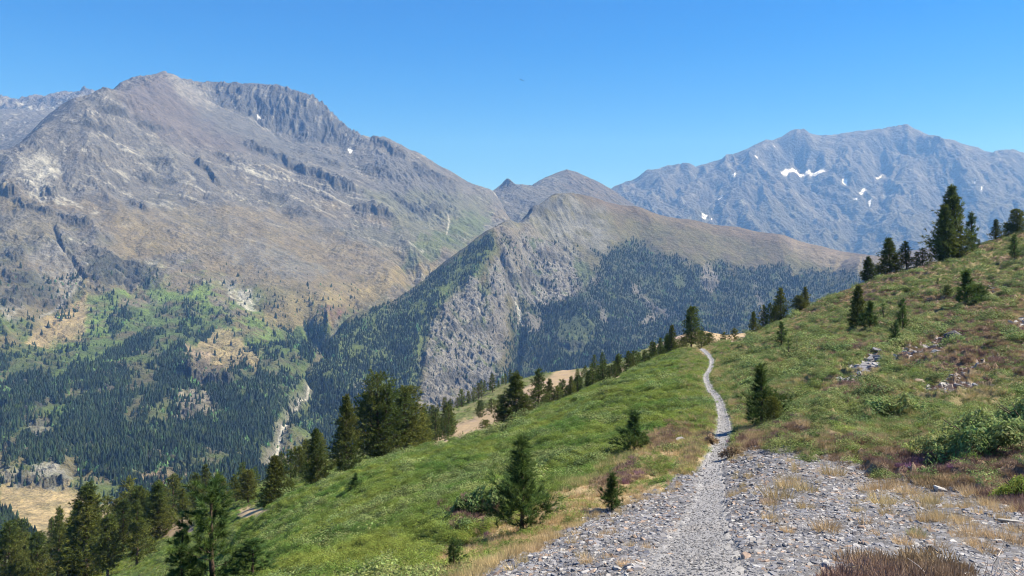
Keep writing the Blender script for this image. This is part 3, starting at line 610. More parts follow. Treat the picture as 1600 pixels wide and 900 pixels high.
def cover_masks(x, y, z0):
    U, V = uvmap(x, y, z0); g = fbm(x / 2.2, y / 2.2, 401, 4); g2 = fbm(x / 8, y / 8, 409, 4)
    M = {}
    pd = path_d(x, y) + .10 * fbm(x / .45, y / .45, 431, 3)
    M['pd'] = pd; M['path'] = 1 - sm(-.06, .06, pd)
    M['scree'] = np.maximum(inpoly(U, V, SCREE_P, 7, 9, 40, 1), (y < 2.2) * 1.0)
    def many(L, soft, wob, ws, seed):
        o = np.zeros(U.shape)
        for i, p in enumerate(L): o = np.maximum(o, inpoly(U, V, p, soft, wob, ws, seed + i))
        return o
    M['tan'] = many(TAN_P, 8, 7, 26, 11) * sm(-.45, .0, g + .1) * (1 - .6 * M['scree'] * sm(1100, 1150, U))
    M['heath'] = np.maximum(many(HEATH_P, 8, 8, 26, 31), sm(.08, .35, g2 + .45 * g) * sm(1120, 1260, U) * .9 * (1 - M['scree']))
    M['pink'] = many(PINK_P, 4, 3, 16, 51)
    st = many(STONE_P, 2.5, 5, 14, 71) * sm(-.3, .1, g + .12)
    M['stone'] = st
    M['bench'] = many(BENCH_P, 4, 4, 20, 91)
    M['big'] = many(BIGSHRUB, 4, 4, 20, 111)
    M['lawn'] = many(LAWN_P, 10, 8, 30, 131)
    M['far'] = sm(95, 120, y) * (U < 1180)
    bare = np.clip(M['scree'] + M['stone'] + M['path'] + M['bench'], 0, 1)
    M['bare'] = bare
    M['green'] = np.clip(1 - bare - M['tan'] * .9 - M['lawn'] * .7, 0, 1)
    M['g'] = g; M['g2'] = g2; M['U'] = U; M['V'] = V
    return M
def near_z(x, y, M=None, fine=True):
    z0 = fN.base(x, y)
    if M is None: M = cover_masks(x, y, z0)
    ns = sm(3, 12, y)
    z = z0 + .22 * fbm(x / 3.5, y / 3.5, 441, 3) * ns * sm(.0, .8, M['pd'] + .1)
    z = z + (rdg(x / 1.0, y / 1.0, 451, 4, .6) - .5) * .44 * M['green'] * sm(.05, .7, M['pd'])
    z = z + (rdg(x / 2.4, y / 2.4, 457, 3, .55) - .45) * (.30 + .40 * sm(1120, 1220, M['U'])) * M['green'] * sm(.4, 2.0, M['pd']) * sm(14, 30, y)
    z = z + M['heath'] * (1 - M['bare']) * .06
    z = z + M['far'] * fbm(x / 22, y / 22, 461, 5) * 1.4
    z = z - M['stone'] * .06 + M['scree'] * fbm(x / .5, y / .5, 471, 4) * .045 * (1 - M['path'])
    z = z - M['path'] * .03
    return z
NU, NV = int(1250 * NQ), int(1700 * NQ)
aN = np.linspace(-.9, 1.05, NU); bN = np.exp(np.linspace(math.log(1.0), math.log(515 + OFF), NV))
A_, B_ = np.meshgrid(aN, bN, indexing='ij'); XN = A_ * B_; YN = B_ - OFF
Z0N = fN.base(XN, YN); MN = cover_masks(XN, YN, Z0N); ZN = near_z(XN, YN, MN)
def gz(x, y):
    x = np.asarray(x, float); y = np.asarray(y, float); r = y + OFF
    return bilin(ZN, (x / r - aN[0]) / (aN[-1] - aN[0]) * (NU - 1), np.log(r) / math.log(bN[-1]) * (NV - 1))
def gmask(k, x, y):
    r = y + OFF
    return bilin(MN[k], (x / r - aN[0]) / (aN[-1] - aN[0]) * (NU - 1), np.log(r) / math.log(bN[-1]) * (NV - 1))
n3 = fbm(XN / .35, YN / .35, 481, 3); g = MN['g']; g2 = MN['g2']
C = np.broadcast_to(np.array((.085, .11, .03)), XN.shape + (3,)).copy()
C = mixc(C, (.115, .125, .04), sm(-.2, .4, g2)); C = mixc(C, (.185, .15, .075), sm(1120, 1300, MN['U']) * .8)
C = mixc(C, (.16, .11, .08), MN['heath'] * .9)
C = mixc(C, (.16, .17, .065), MN['lawn'] * .8)
C = mixc(C, (.34, .25, .135), MN['tan'] * .9)
C = mixc(C, (.17, .16, .075), MN['far'] * (1 - MN['bench']) * sm(-.4, .2, g2) * .8)
sc = mixc(np.broadcast_to(np.array((.115, .113, .115)), XN.shape + (3,)).copy(), (.19, .185, .18), sm(0, .6, n3) * .7); sc = mixc(sc, (.24, .19, .14), sm(.0, .45, g) * .55)
C = C * (1 - MN['scree'][..., None]) + sc * MN['scree'][..., None]
C = mixc(C, (.36, .33, .31), MN['stone'] * .9)
C = mixc(C, (.34, .255, .15), MN['bench']); C = mixc(C, (.28, .21, .17), MN['bench'] * sm(.0, .4, g2))
C = mixc(C, (.27, .265, .265), MN['path'] * .95); C = mixc(C, (.33, .27, .2), MN['path'] * sm(.1, .5, g) * .25)
mat_near = ground_mat("hillside_ground", (6.0, 30.0, 90.0), .05, .22)
ground = mesh_np("ground", np.stack([XN, YN, ZN], -1).reshape(-1, 3), grid_faces(NU, NV), mat_near, cols={"cover": C.reshape(-1, 3)}); tag(ground, kind="structure")

# the trail: its own sheet of trodden gravel a finger above the soil
pp = PC[(PC[:, 1] < 92)]; ss = catmull(pp, 10); n = len(ss); tt = np.linspace(-1, 1, 15)
d = np.gradient(ss[:, :2], axis=0); d /= np.linalg.norm(d, axis=1)[:, None]; nx, ny_ = d[:, 1], -d[:, 0]
wob = 1 + .22 * fbm(ss[:, 1] / .5, ss[:, 0] * 0 + 3, 7, 3); wob2 = 1 + .22 * fbm(ss[:, 1] / .5, ss[:, 0] * 0 + 9, 8, 3)
wd = np.where(tt[None] > 0, wob[:, None], wob2[:, None]) * ss[:, 2][:, None] * 1.02 * tt[None]
PX = ss[:, 0][:, None] + nx[:, None] * wd; PY = ss[:, 1][:, None] + ny_[:, None] * wd
PZ = gz(PX, PY) + .012 + .025 * fbm(PX / .16, PY / .16, 12, 3) - .03 * (1 - tt[None] ** 2) + .03 * np.minimum(PY, 90) / 90 - .05 * (np.abs(tt)[None] > .99)
pc = np.broadcast_to(np.array((.26, .255, .25)), PX.shape + (3,)).copy(); pc = mixc(pc, (.20, .195, .19), sm(0, .5, fbm(PX / .3, PY / .3, 5, 3)) * .5)
path = mesh_np("path", np.stack([PX, PY, PZ], -1).reshape(-1, 3), grid_faces(n, len(tt))[:, ::-1], ground_mat("path_gravel", (3.0, 22.0, 90.0), .05, .3), cols={"cover": pc.reshape(-1, 3)}); tag(path, kind="structure")
# ------------------------------------------------------------------ plants: shapes
def leaf_mat(name, col, var=.35, obj_var=.25, trans=.25, nscale=.6, attr="tint", col2=None):
    m, nt, b = new_mat(name, .75); L = nt.links.new; b.inputs["Specular IOR Level"].default_value = .2
    geo = N(nt, "ShaderNodeNewGeometry"); n = N(nt, "ShaderNodeTexNoise"); n.inputs["Scale"].default_value = nscale; n.inputs["Detail"].default_value = 3
    L(geo.outputs["Position"], n.inputs["Vector"])
    mxc = N(nt, "ShaderNodeMix", data_type='RGBA'); mxc.inputs[6].default_value = (*col, 1); mxc.inputs[7].default_value = (*(col2 or col), 1)
    r = N(nt, "ShaderNodeMapRange"); L(n.outputs["Fac"], r.inputs[0]); r.inputs[1].default_value = .38; r.inputs[2].default_value = .62; L(r.outputs[0], mxc.inputs[0])
    at = N(nt, "ShaderNodeAttribute"); at.attribute_name = attr
    m1 = N(nt, "ShaderNodeVectorMath", operation='MULTIPLY'); L(mxc.outputs[2], m1.inputs[0]); L(at.outputs["Color"], m1.inputs[1])
    oi = N(nt, "ShaderNodeObjectInfo"); mr = N(nt, "ShaderNodeMapRange"); L(oi.outputs["Random"], mr.inputs[0]); mr.inputs[3].default_value = 1 - obj_var; mr.inputs[4].default_value = 1 + obj_var
    m2 = N(nt, "ShaderNodeVectorMath", operation='MULTIPLY'); L(m1.outputs[0], m2.inputs[0]); L(mr.outputs[0], m2.inputs[1])
    L(m2.outputs[0], b.inputs["Base Color"])
    if trans:
        t = N(nt, "ShaderNodeBsdfTranslucent"); L(m2.outputs[0], t.inputs["Color"]); ms = N(nt, "ShaderNodeMixShader"); ms.inputs[0].default_value = trans
        L(b.outputs[0], ms.inputs[1]); L(t.outputs[0], ms.inputs[2]); L(ms.outputs[0], nt.nodes["Material Output"].inputs[0])
    return m
def unit(v): return v / (np.linalg.norm(v, axis=-1, keepdims=True) + 1e-9)
def blades(base, dirs, ln, wd, rng):
    """thin triangles from base points along dirs"""
    n = len(base); side = unit(np.cross(dirs, rng.normal(size=(n, 3)))) * (wd / 2)[:, None]
    V = np.stack([base - side, base + side, base + dirs * ln[:, None]], 1).reshape(-1, 3)
    return V, np.arange(3 * n).reshape(-1, 3)
def tube(pts, rad, k=5):
    """tapered tube through pts"""
    pts = np.array(pts, float); n = len(pts); d = np.gradient(pts, axis=0); d = unit(d)
    up = np.where(np.abs(d[:, 2:3]) > .9, [[1., 0, 0]], [[0, 0, 1.]]); a = unit(np.cross(d, up)); b = np.cross(d, a)
    t = np.arange(k) * 2 * np.pi / k
    V = pts[:, None] + (a[:, None] * np.cos(t)[None, :, None] + b[:, None] * np.sin(t)[None, :, None]) * np.array(rad)[:, None, None]
    Fq = []
    for i in range(n - 1):
        for j in range(k): Fq.append((i * k + j, i * k + (j + 1) % k, (i + 1) * k + (j + 1) % k, (i + 1) * k + j))
    return V.reshape(-1, 3), np.array(Fq)
def join(parts):
    V = []; Fc = []; o = 0
    for v, f in parts: V.append(v); Fc.append(f + o); o += len(v)
    return np.concatenate(V), np.concatenate(Fc)
def conifer(seed, R_=.28, nb=70, ntuft=420, needles=22, nl=.045, nw=.004, clear=.06, up=.5, prof='cone', stems=1, lean=.0, gaps=.25):
    """a conifer of height 1: returns (trunk mesh, crown mesh, tint); crown = needle tufts carried by whorled limbs"""
    rng = np.random.default_rng(seed); tr = []; TB = []; TD = []; TS = []
    for s in range(stems):
        hs = 1.0 if s == 0 else rng.uniform(.72, .93); off = np.zeros(3) if s == 0 else np.array([rng.uniform(-.12, .12) + .1 * (-1) ** s, rng.uniform(-.08, .08), 0])
        zz = np.linspace(0, 1, 9); wig = np.cumsum(rng.normal(size=(9, 2)) * .006, 0); wig -= wig[0]
        tp = np.stack([wig[:, 0] + lean * zz ** 2, wig[:, 1], zz * hs], 1) + off * np.array([1, 1, 0]) * (zz[:, None] ** .6)
        tp[0, 2] = -.03
        tr.append(tube(tp, (.021 * (1 - zz) ** .8 + .0035) * (1 if s == 0 else .8), 7))
        n = nb // stems
        tb = clear + (1 - clear - .02) * (np.arange(n) + rng.uniform(0, .8, n)) / n
        lobe = rng.uniform(0, 6.28, 3)
        for i in range(n):
            t = tb[i]; az = i * 2.399 + rng.uniform(-.5, .5)
            if prof == 'cone': r = (1 - t) ** .8 * min(1, (t - clear) * 9 + .45)
            elif prof == 'bushy': r = (1 - t) ** .62 * min(1, (t - clear) * 5 + .75) * (1.0 if t < .42 else .36)
            elif prof == 'column': r = (1 - t) ** .48 * min(1, (t - clear) * 5 + .45) 
            else: r = (1 - t) ** .55 * min(1, (t - clear) * 4 + .35)
            r *= R_ * hs * rng.uniform(.62, 1.18) * (1 + .22 * math.sin(az * 1 + lobe[0]) + .14 * math.sin(t * 16 + lobe[1] + az * 2))
            if rng.random() < gaps * .5: r *= .5
            r = max(r, .02)
            p0 = np.array([np.interp(t, zz, tp[:, k]) for k in range(3)]); p0[2] = t * hs
            el = up * (.15 + 1.1 * t) + rng.uniform(-.12, .18)
            hd = np.array([math.cos(az), math.sin(az), 0.])
            q = np.linspace(0, 1, 4); cur = p0 + hd * (r * q * math.cos(el))[:, None] + np.array([0, 0, 1.]) * (r * (q * math.sin(el) + .30 * up * q ** 2 - .04 * q))[:, None]
            tr.append(tube(cur, .0055 * (1 - t * .6) * (1 - q * .75), 3))
            m = max(3, int(ntuft / nb * (.35 + 1.5 * r / R_)))
            qq = rng.uniform(.22, 1, m) ** .75; qq[0] = 1
            base = p0 + hd * (r * qq * math.cos(el))[:, None] + np.array([0, 0, 1.]) * (r * (qq * math.sin(el) + .30 * up * qq ** 2))[:, None]
            spread = r * .28 * (.3 + qq * (1.25 - qq))
            offs = rng.normal(size=(m, 3)) * spread[:, None]; offs[:, 2] *= .45
            TB.append(base + offs); dd = unit(hd * .7 + np.array([0, 0, .75 * up + .2]) + rng.normal(size=(m, 3)) * .45 + unit(offs + 1e-6) * .4); TD.append(dd); TS.append(rng.uniform(.75, 1.25, m))
        # leader shoots
        for k in range(5):
            TB.append(np.array([[tp[-1, 0], tp[-1, 1], hs - .012 * k * 1.6]])); TD.append(np.array([[rng.normal() * .12, rng.normal() * .12, 1.]])); TS.append(np.array([.75]))
    TB = np.concatenate(TB); TD = unit(np.concatenate(TD)); TS = np.concatenate(TS); m = len(TB)
    B = np.repeat(TB, needles, 0); D = np.repeat(TD, needles, 0); sc = np.repeat(TS, needles)
    al = rng.uniform(0, 1, len(B)); B = B + D * (al * nl * 1.1 * sc)[:, None]
    D = unit(D * (.55 + .5 * al)[:, None] + unit(rng.normal(size=D.shape)) * .75)
    V, Fc = blades(B, D, nl * sc * rng.uniform(.75, 1.2, len(B)), nw * rng.uniform(.8, 1.3, len(B)), rng)
    tt = np.repeat(rng.uniform(.55, 1.45, m), needles); hue = np.repeat(rng.uniform(0, 1, m), needles)
    T = np.stack([tt * (1 + .45 * hue * al), tt * (1 + .22 * hue * al), tt * (.9 - .15 * hue)], 1); T = np.repeat(T, 3, 0)
    return join(tr), (V, Fc), T
m_bark = simple_mat("pine_bark", (.12, .085, .06), .9, 9.0, .35, obj_var=.15)
m_needle = leaf_mat("pine_needles", (.070, .112, .034), trans=.3, col2=(.125, .145, .040), nscale=.15, obj_var=.22)
m_needle_far = leaf_mat("distant_needles", (.008, .020, .009), trans=.0, col2=(.022, .040, .013), nscale=.02, obj_var=.2)
m_needle_young = leaf_mat("young_pine_needles", (.062, .120, .042), trans=.3, col2=(.09, .145, .045), nscale=1.5, obj_var=.15)
PROTO = {}
def proto(key, **kw):
    (tv, tf), (cv, cf), T = conifer(**kw)
    a = mesh_np("trunk", tv, tf, m_bark, link=False); b = mesh_np("crown", cv, cf, m_needle_young if key in ('young', 'puffy', 'slim', 'sparse') else m_needle, smooth=False, cols={"tint": T}, link=False)
    PROTO.setdefault(key, []).append((a.data, b.data, kw.get('R_', .28)))
for s in range(4): proto('young', seed=10 + s, R_=.33, nb=54, ntuft=400, needles=46, nl=.075, nw=.0048, clear=.05, up=.85, prof='bushy', gaps=.3)
for s in range(3): proto('puffy', seed=110 + s, R_=.30, nb=34, ntuft=210, needles=110, nl=.052, nw=.0034, clear=.05, up=.8, prof='column', gaps=.5)
for s in range(3): proto('slim', seed=20 + s, R_=.20, nb=50, ntuft=330, needles=24, nl=.06, nw=.0055, clear=.04, up=.8, prof='cone', gaps=.4)
for s in range(4): proto('pine', seed=30 + s, R_=.25, nb=84, ntuft=900, needles=16, nl=.036, nw=.0058, clear=.10, up=.45, prof='cone', gaps=.3)
for s in range(3): proto('cone', seed=90 + s, R_=.25, nb=120, ntuft=1700, needles=16, nl=.034, nw=.0052, clear=.03, up=.45, prof='cone', gaps=.15)
for s in range(3): proto('full', seed=40 + s, R_=.27, nb=110, ntuft=1500, needles=16, nl=.032, nw=.0052, clear=.12, up=.4, prof='column', gaps=.2)
proto('group', seed=51, R_=.40, nb=240, ntuft=4200, needles=16, nl=.026, nw=.0045, clear=.10, up=.45, prof='column', stems=3, gaps=.15)
for s in range(3): proto('round', seed=60 + s, R_=.55, nb=60, ntuft=600, needles=16, nl=.07, nw=.010, clear=.02, up=.7, prof='round', gaps=.1)
for s in range(4): proto('small', seed=70 + s, R_=.26, nb=44, ntuft=260, needles=12, nl=.06, nw=.013, clear=.07, up=.45, prof='cone' if s % 2 else 'column', gaps=.3)
for s in range(2): proto('sparse', seed=80 + s, R_=.24, nb=30, ntuft=110, needles=24, nl=.065, nw=.005, clear=.05, up=.9, prof='cone', gaps=.6)
TREES_OUT = []
def cast(u, v, lo=3.0, hi=460.0):
    """where the line of sight through a surveyed point meets the near hillside"""
    Y = np.exp(np.linspace(math.log(lo), math.log(hi), 1500)); x = (u - 800) / F * Y; ray = (HV - v) / F * Y
    d = gz(x, Y) - ray; k = np.argmax(d > 0)
    return Y[k] if d[k] > 0 else None
rngT = np.random.default_rng(5)
def plant_tree(u, vb, vt, kind, label, group=None, Y=None, w=None, name="pine_tree", cat="pine tree"):
    y = Y if Y else cast(u, vb)
    if y is None: y = 90.0
    x = (u - 800) / F * y; z = float(gz(np.array([x]), np.array([y]))[0])
    H = (HV - vt) / F * y - z
    if H <= .15: print("TREE low", u, vb, y, H, label); H = (vb - vt) / F * y
    L = PROTO[kind]; a, b, r0 = L[rngT.integers(len(L))]
    t = empty(name, (x, y, z - .02)); t.rotation_euler = (0, 0, rngT.uniform(0, 6.28))
    sx = H * (w / r0 / 2 * 0.92 if w else rngT.uniform(.9, 1.1)) if w else H * rngT.uniform(.88, 1.1)
    if w: sx = (w / F * y) / (2 * r0 * .86)
    t.scale = (sx, sx, H)
    o1 = bpy.data.objects.new("trunk", a); o2 = bpy.data.objects.new("crown", b)
    for o in (o1, o2): COL.objects.link(o); o.parent = t
    tag(t, label, cat, group); TREES_OUT.append((u, vb, y, H)); return t
# u, base row, top row, kind, label, distance or None, width px
TREES = [
 (1490,411,291,'cone','tall dark pine with the highest tip on the right skyline',98,52),
 (1474,411,322,'cone','shorter dark pine pressed against the left of the tallest skyline pine',97,38),
 (1519,378,334,'slim','thin side pine just right of the tallest pine on the skyline',99,None),
 (1391,434,372,'cone','broad brownish pine on the skyline, biggest of the group left of the tallest pine',97,36),
 (1417,420,377,'pine','pine directly right of the broad brownish skyline pine',98,26),
 (1432,415,394,'small','low pine between two taller ones on the right skyline',99,None),
 (1441,412,388,'small','small pine closest left of the two tallest skyline pines',99,20),
 (1453,411,396,'small','tiny pine tucked at the left foot of the tallest skyline pine',100,None),
 (1355,446,401,'cone','narrow dark pine standing first on the left of the right skyline group',96,24),
 (1370,440,414,'small','low sparse pine between narrow dark pine and broad brownish pine',98,None),
 (1556,374,343,'pine','small pine on the skyline right of the tallest pine, apart from others',102,20),
 (1576,368,351,'round','low rounded pine bush on the skyline near the right edge',104,22),
 (1590,362,327,'full','dense dark pine on the skyline at the right edge of the picture',103,32),
 (1530,382,374,'small','tiniest pine sapling on the right skyline',102,None),
 (1586,408,367,'slim','young dark pine alone on the slope under the skyline at the right edge',None,16),
 (1511,476,424,'young','wide bushy young pine high on the right slope',None,44),
 (1527,470,446,'round','low pine bush joined to the right side of the bushy slope pine',None,26),
 (1340,516,446,'cone','dark conical pine on mid slope, tallest of a close trio',None,30),
 (1359,515,472,'young','second smaller pine of the close trio on the mid slope',None,28),
 (1381,499,475,'sparse','sparse pale pine, smallest of the mid slope trio',None,26),
 (1411,516,468,'slim','slender dark young pine right of the mid slope trio',None,18),
 (1399,538,501,'slim','small slender pine just below the slender dark one on the slope',None,14),
 (1221,538,503,'slim','thin young pine in the shrubs of the right slope above the trail',None,15),
 (1232,562,530,'sparse','faint spindly pine below the thin young pine on the right slope',None,16),
 (1480,462,447,'round','small dark shrubby pine on the upper right slope',None,16),
 (1465,446,434,'small','tiny pine dot high on the right slope',None,None),
 (1177,518,487,'pine','short dark pine at the foot of the right skyline, nearest to the trail crest',87,18),
 (1192,509,478,'small','pine in the low clump right of the short dark skyline pine',92,None),
 (1203,503,474,'small','middle pine of the low skyline clump above the trail crest',93,None),
 (1220,493,450,'pine','brownish pine rising from the low skyline clump',92,28),
 (1250,491,462,'full','dense double-topped pine between brownish pine and the open skyline',91,26),
 (1258,487,448,'pine','pointed pine on the right of the double-topped pine',92,18),
 (1212,498,480,'round','round pine bush under the brownish skyline pine',91,18),
 (1080,545,480,'full','prominent dark pine standing where the trail goes over the crest',88,30),
 (1048,556,508,'pine','slim pointed pine left of the prominent pine at the trail crest',86,20),
 (1096,536,519,'round','low dark pine bush right of the prominent crest pine',96,24),
 (1108,537,522,'round','second low pine bush right of the crest pine',98,22),
 (1068,552,528,'round','pine bush at the left foot of the prominent crest pine',87,20),
 (1148,524,514,'small','tiny pine on the bare knoll behind the trail crest',120,None),
 (1132,529,520,'small','tiny pine on the left of the bare knoll behind the crest',112,None),
 (1190,664,572,'young','bushy young pine beside the trail with a tall dark leader',None,56),
 (1209,662,622,'round','low bushy lower half beside the young pine right of the trail',None,34),
 (991,706,645,'young','dark bushy young pine on the green slope left of the trail',None,46),
 (815,832,688,'young','largest young pine on the near slope, tall leader over a wide dark skirt',None,90),
 (956,798,740,'young','small conical pine sapling in the dry grass by the trail',None,38),
 (555,769,740,'young','lone small dark pine low on the green slope',None,22),
 (709,893,842,'puffy','spindly green sapling in dry grass at the lower edge of the slope',None,34),
 (802,669,583,'cone','tall dark pine with an open tip at the far edge of the green slope',72,50),
 (783,668,634,'round','low dark pine at the left foot of the tall pine on the slope edge',73,26),
 (822,664,620,'round','bushy pine at the right foot of the tall pine on the slope edge',72,32),
 (841,648,577,'pine','open-topped tall pine right of the tall pine on the slope edge',80,38),
 (859,640,592,'pine','dark slim pine third from the left along the slope edge',84,24),
 (872,636,604,'small','lower pine joined to the right of the third slope edge pine',84,22),
 (750,656,628,'round','dark round pine on the tan bench below the cliff',150,20),
 (768,648,624,'small','small pine between two round ones on the tan bench',155,16),
 (782,640,619,'round','round pine right of the small ones on the tan bench',160,18),
 (759,673,657,'round','squat dark pine bush on the lower tan bench strip',118,22),
 (723,683,673,'small','tiny pine on the pale lower bench strip',122,None),
 (590,724,585,'group','huge dark pine with several trunks, biggest tree on the left slope edge',75,92),
 (633,718,606,'full','broad pine forming the right half of the huge dark clump',77,66),
 (660,704,640,'pine','lower pine at the right end of the huge dark clump',84,34),
 (540,738,619,'cone','tall narrow pine left of the huge dark clump',71,46),
 (495,766,671,'cone','golden-lit conical pine left of the tall narrow pine',68,40),
 (468,752,702,'round','rounded pine behind the golden-lit conical pine',92,32),
 (478,756,722,'small','small pine in the gap beside the golden-lit pine',86,22),
 (430,802,712,'cone','dark pine with a golden right side at the left slope edge',61,48),
 (452,790,752,'round','low golden bush at the right foot of the dark slope edge pine',62,28),
 (388,798,735,'full','dense pine behind the near sapling top at lower left',88,34),
 (369,800,742,'pine','pine left of the dense pine behind the near sapling top',94,26),
 (348,806,744,'pine','pine top rising behind the near pine at lower left',90,30),
 (285,818,763,'pine','dark pine in front of the rocky tan clearing in the valley',100,28),
 (332,960,757,'puffy','near young pine with bright needle tufts at the bottom left',12.5,112),
 (283,985,832,'puffy','lower bushy near pine left of the bright tufted one',12.2,60),
 (396,985,842,'puffy','small near pine cut by the bottom edge right of the bright tufted pine',12.0,66),
 (247,872,757,'cone','tall pine with golden foliage right of the pine with a bare trunk',94,44),
 (214,890,786,'pine','pine with a visible bare trunk on the small green lawn',84,40),
 (192,872,782,'full','dark pine between the big left pine and the bare trunk pine',100,36),
 (133,903,758,'cone','biggest pine at the lower left, dense and very dark',88,78),
 (168,905,806,'full','golden-edged pine pressed to the right of the biggest lower left pine',84,44),
 (90,905,794,'pine','slim pine left of the biggest lower left pine',100,34),
 (60,915,832,'full','greenish pine in the stand left of the biggest pine',98,40),
 (16,930,816,'full','golden green pine at the lower left corner',88,46),
 (38,925,845,'pine','dark pine second from the lower left corner',94,34),
 (106,920,846,'pine','low golden pine in front of the biggest lower left pine',86,38),
 (268,870,800,'small','small pine right of the tall golden pine at lower left',98,26),
 (228,860,800,'pine','half hidden pine between bare trunk pine and tall golden pine',106,30),
]
for (u, vb, vt, kind, lab, Y, w) in TREES: plant_tree(u, vb, vt, kind, lab, None, Y, w)
# belt of pines below the left edge of the slope
for k in range(34):
    t = k / 33; u = 876 + t * 176 + rngT.uniform(-5, 5); vb = np.interp(u, [876,930,990,1052], [636,606,582,553]) ; vt = vb - rngT.uniform(20, 44) * (1 - .25 * t)
    plant_tree(u, vb, vt, ['pine', 'small', 'full', 'small'][rngT.integers(4)], "pine in the dense belt of pines behind the edge of the green slope", "pines in the belt behind the slope edge", 82 + rngT.uniform(0, 26) + 10 * t)
for k in range(26):
    u = 640 + k / 25 * 165 + rngT.uniform(-3, 3); vb = np.interp(u, [640,700,760,810], [682,650,618,600]) + rngT.uniform(-1, 3)
    plant_tree(u, vb, vb - rngT.uniform(17, 34), 'small', "small dark pine in the row along the far edge of the tan bench", "pines along the far edge of the tan bench", 160 + (u - 640) * .5 + rngT.uniform(-8, 8))
for k in range(22):
    u = rngT.uniform(650, 705); vb = 700 - (u - 650) * .45
    plant_tree(u, vb, vb - rngT.uniform(22, 48), 'small', "pine in the clump between the huge dark pine and the tan bench", "pines between the huge pine and the bench", rngT.uniform(100, 150))
for k in range(9):
    u = 905 + k * 5 + rngT.uniform(-3, 3)
    plant_tree(u, 600, 575 + rngT.uniform(-4, 6), 'small', "small pine behind the belt at the right end of the tan bench", "pines at the right end of the tan bench", rngT.uniform(180, 225))
for k in range(34):
    u = rngT.uniform(-10, 330); y = rngT.uniform(104, 165); x = (u - 800) / F * y; z = float(gz(np.array([x]), np.array([y]))[0]); H = rngT.uniform(5, 9.5)
    vt = HV - (z + H) / y * F
    plant_tree(u, 0, vt, ['pine', 'full', 'small'][rngT.integers(3)], "pine in the dark stand behind the big pines at lower left", "pines of the lower left stand", y)
for k in range(12):
    u = rngT.uniform(340, 520); y = rngT.uniform(100, 140); x = (u - 800) / F * y; z = float(gz(np.array([x]), np.array([y]))[0]); H = rngT.uniform(3, 6)
    plant_tree(u, 0, HV - (z + H) / y * F, 'small', "pine among those half hidden below the left slope edge", "pines below the left slope edge", y)
N_IND = len(TREES_OUT)

# ------------------------------------------------------------------ woods on the far slopes
def spire(rng, k=6):
    """a low spruce shape of height 1 (three ragged skirts)"""
    P = []; o = 0
    for (z0, z1, r) in ((.02, .5, .25), (.26, .78, .20), (.52, 1.0, .13)):
        t = np.arange(k) * 2 * np.pi / k + rng.uniform(0, 1); rr = r * rng.uniform(.7, 1.25, k)
        v = np.stack([np.cos(t) * rr, np.sin(t) * rr, z0 + rng.uniform(-.05, .05, k)], 1); v = np.concatenate([v, [[rng.normal() * .01, rng.normal() * .01, z1]]])
        P.append((v, np.array([(j, (j + 1) % k, k) for j in range(k)])))
    return join(P)
rngW = np.random.default_rng(9)
SP = [spire(rngW) for _ in range(12)]
def sow(zf, polys, n, umin, umax, ymin, ymax, hmin, hmax, dens, seed, gy=None):
    rng = np.random.default_rng(seed)
    u = rng.uniform(umin, umax, n); y = np.exp(rng.uniform(math.log(ymin), math.log(ymax), n)); x = (u - 800) / F * y
    z = zf(x, y); v = HV - z / y * F
    # the number seen per picture area stays even on slopes that face the viewer
    e = 8.0; z2 = zf(x, y + e); facing = np.clip((z2 - z) / e - z / y, 0.02, 3)
    keep = rng.uniform(0, 1, n) < dens(u, v, x, y, z) * np.clip(facing * 1.6, .1, 1) * (y / ymax) ** 0.0
    h = (hmin * .6 + (hmax - hmin * .6) * rng.uniform(0, 1, n) ** 1.3) * (1 + .45 * fbm(x / 90, y / 90, 77, 2))
    return x[keep], y[keep], z[keep], h[keep], u[keep], v[keep]
ROCKM = [p for p, c, q in COVER_A if p[0] == (0, 733)][0]; TANM = [p for p, c, q in COVER_A if p[0] == (0, 762)][0]
def dA(u, v, x, y, z):
    w = inpoly(u, v, WOODS_A, 10, 10)
    st = fbm((x + y * .35) / 60, (y - x * .35) / 190, 601, 3)     # strips running down the slope
    d = w * (.25 + .75 * sm(-.35, .0, fbm(x / 45, y / 45, 603, 2))) * sm(-.12, .12, st + .24 * sm(530, 640, v) + .0 - (1 - sm(480, 560, v)) * .15)
    for p, c, s in COVER_A[:7]: d = d * (1 - .93 * inpoly(u, v, p, 4, 5, 22, int(p[0][0])))
    for p, c, s in COVER_A[21:]: d = d * (1 - .85 * inpoly(u, v, p, 4, 5, 22, int(p[0][0])) * (s > .65))
    d = d * (1 - near_line(u, v, [(484,598),(470,616),(457,650),(446,668),(430,700),(412,722)], 9, 3, 5, 12))
    d = np.maximum(d, 0 * inpoly(u, v, [(-20,775),(20,790),(60,815),(70,900),(-20,900)], 5, 4))
    d = np.maximum(d, .6 * inpoly(u, v, [(160,735),(240,750),(330,735),(430,728),(430,760),(300,800),(250,785),(200,780)], 6, 6) * (1 - .85 * inpoly(u, v, [(215,742),(245,735),(300,745),(312,762),(275,785),(235,765)], 6, 5)))
    d = np.maximum(d, .25 * inpoly(u, v, [(140,430),(250,430),(260,460),(150,470),(0,560),(0,400),(60,440)], 10, 8) * sm(0, .3, st))
    low = .9 * inpoly(u, v, [(-20,800),(10,806),(50,835),(70,900),(-20,900)], 4, 3)
    return np.maximum(low, np.maximum(d, .04 * sm(400, 470, v) * (1 - sm(820, 840, v)) * (1 - .9 * np.maximum(inpoly(u, v, COVER_A[0][0], 5, 4), inpoly(u, v, COVER_A[1][0], 5, 4)))) * (1 - .97 * inpoly(u, v, TANM, 3, 3)) * (1 - .7 * inpoly(u, v, ROCKM, 3, 3)))
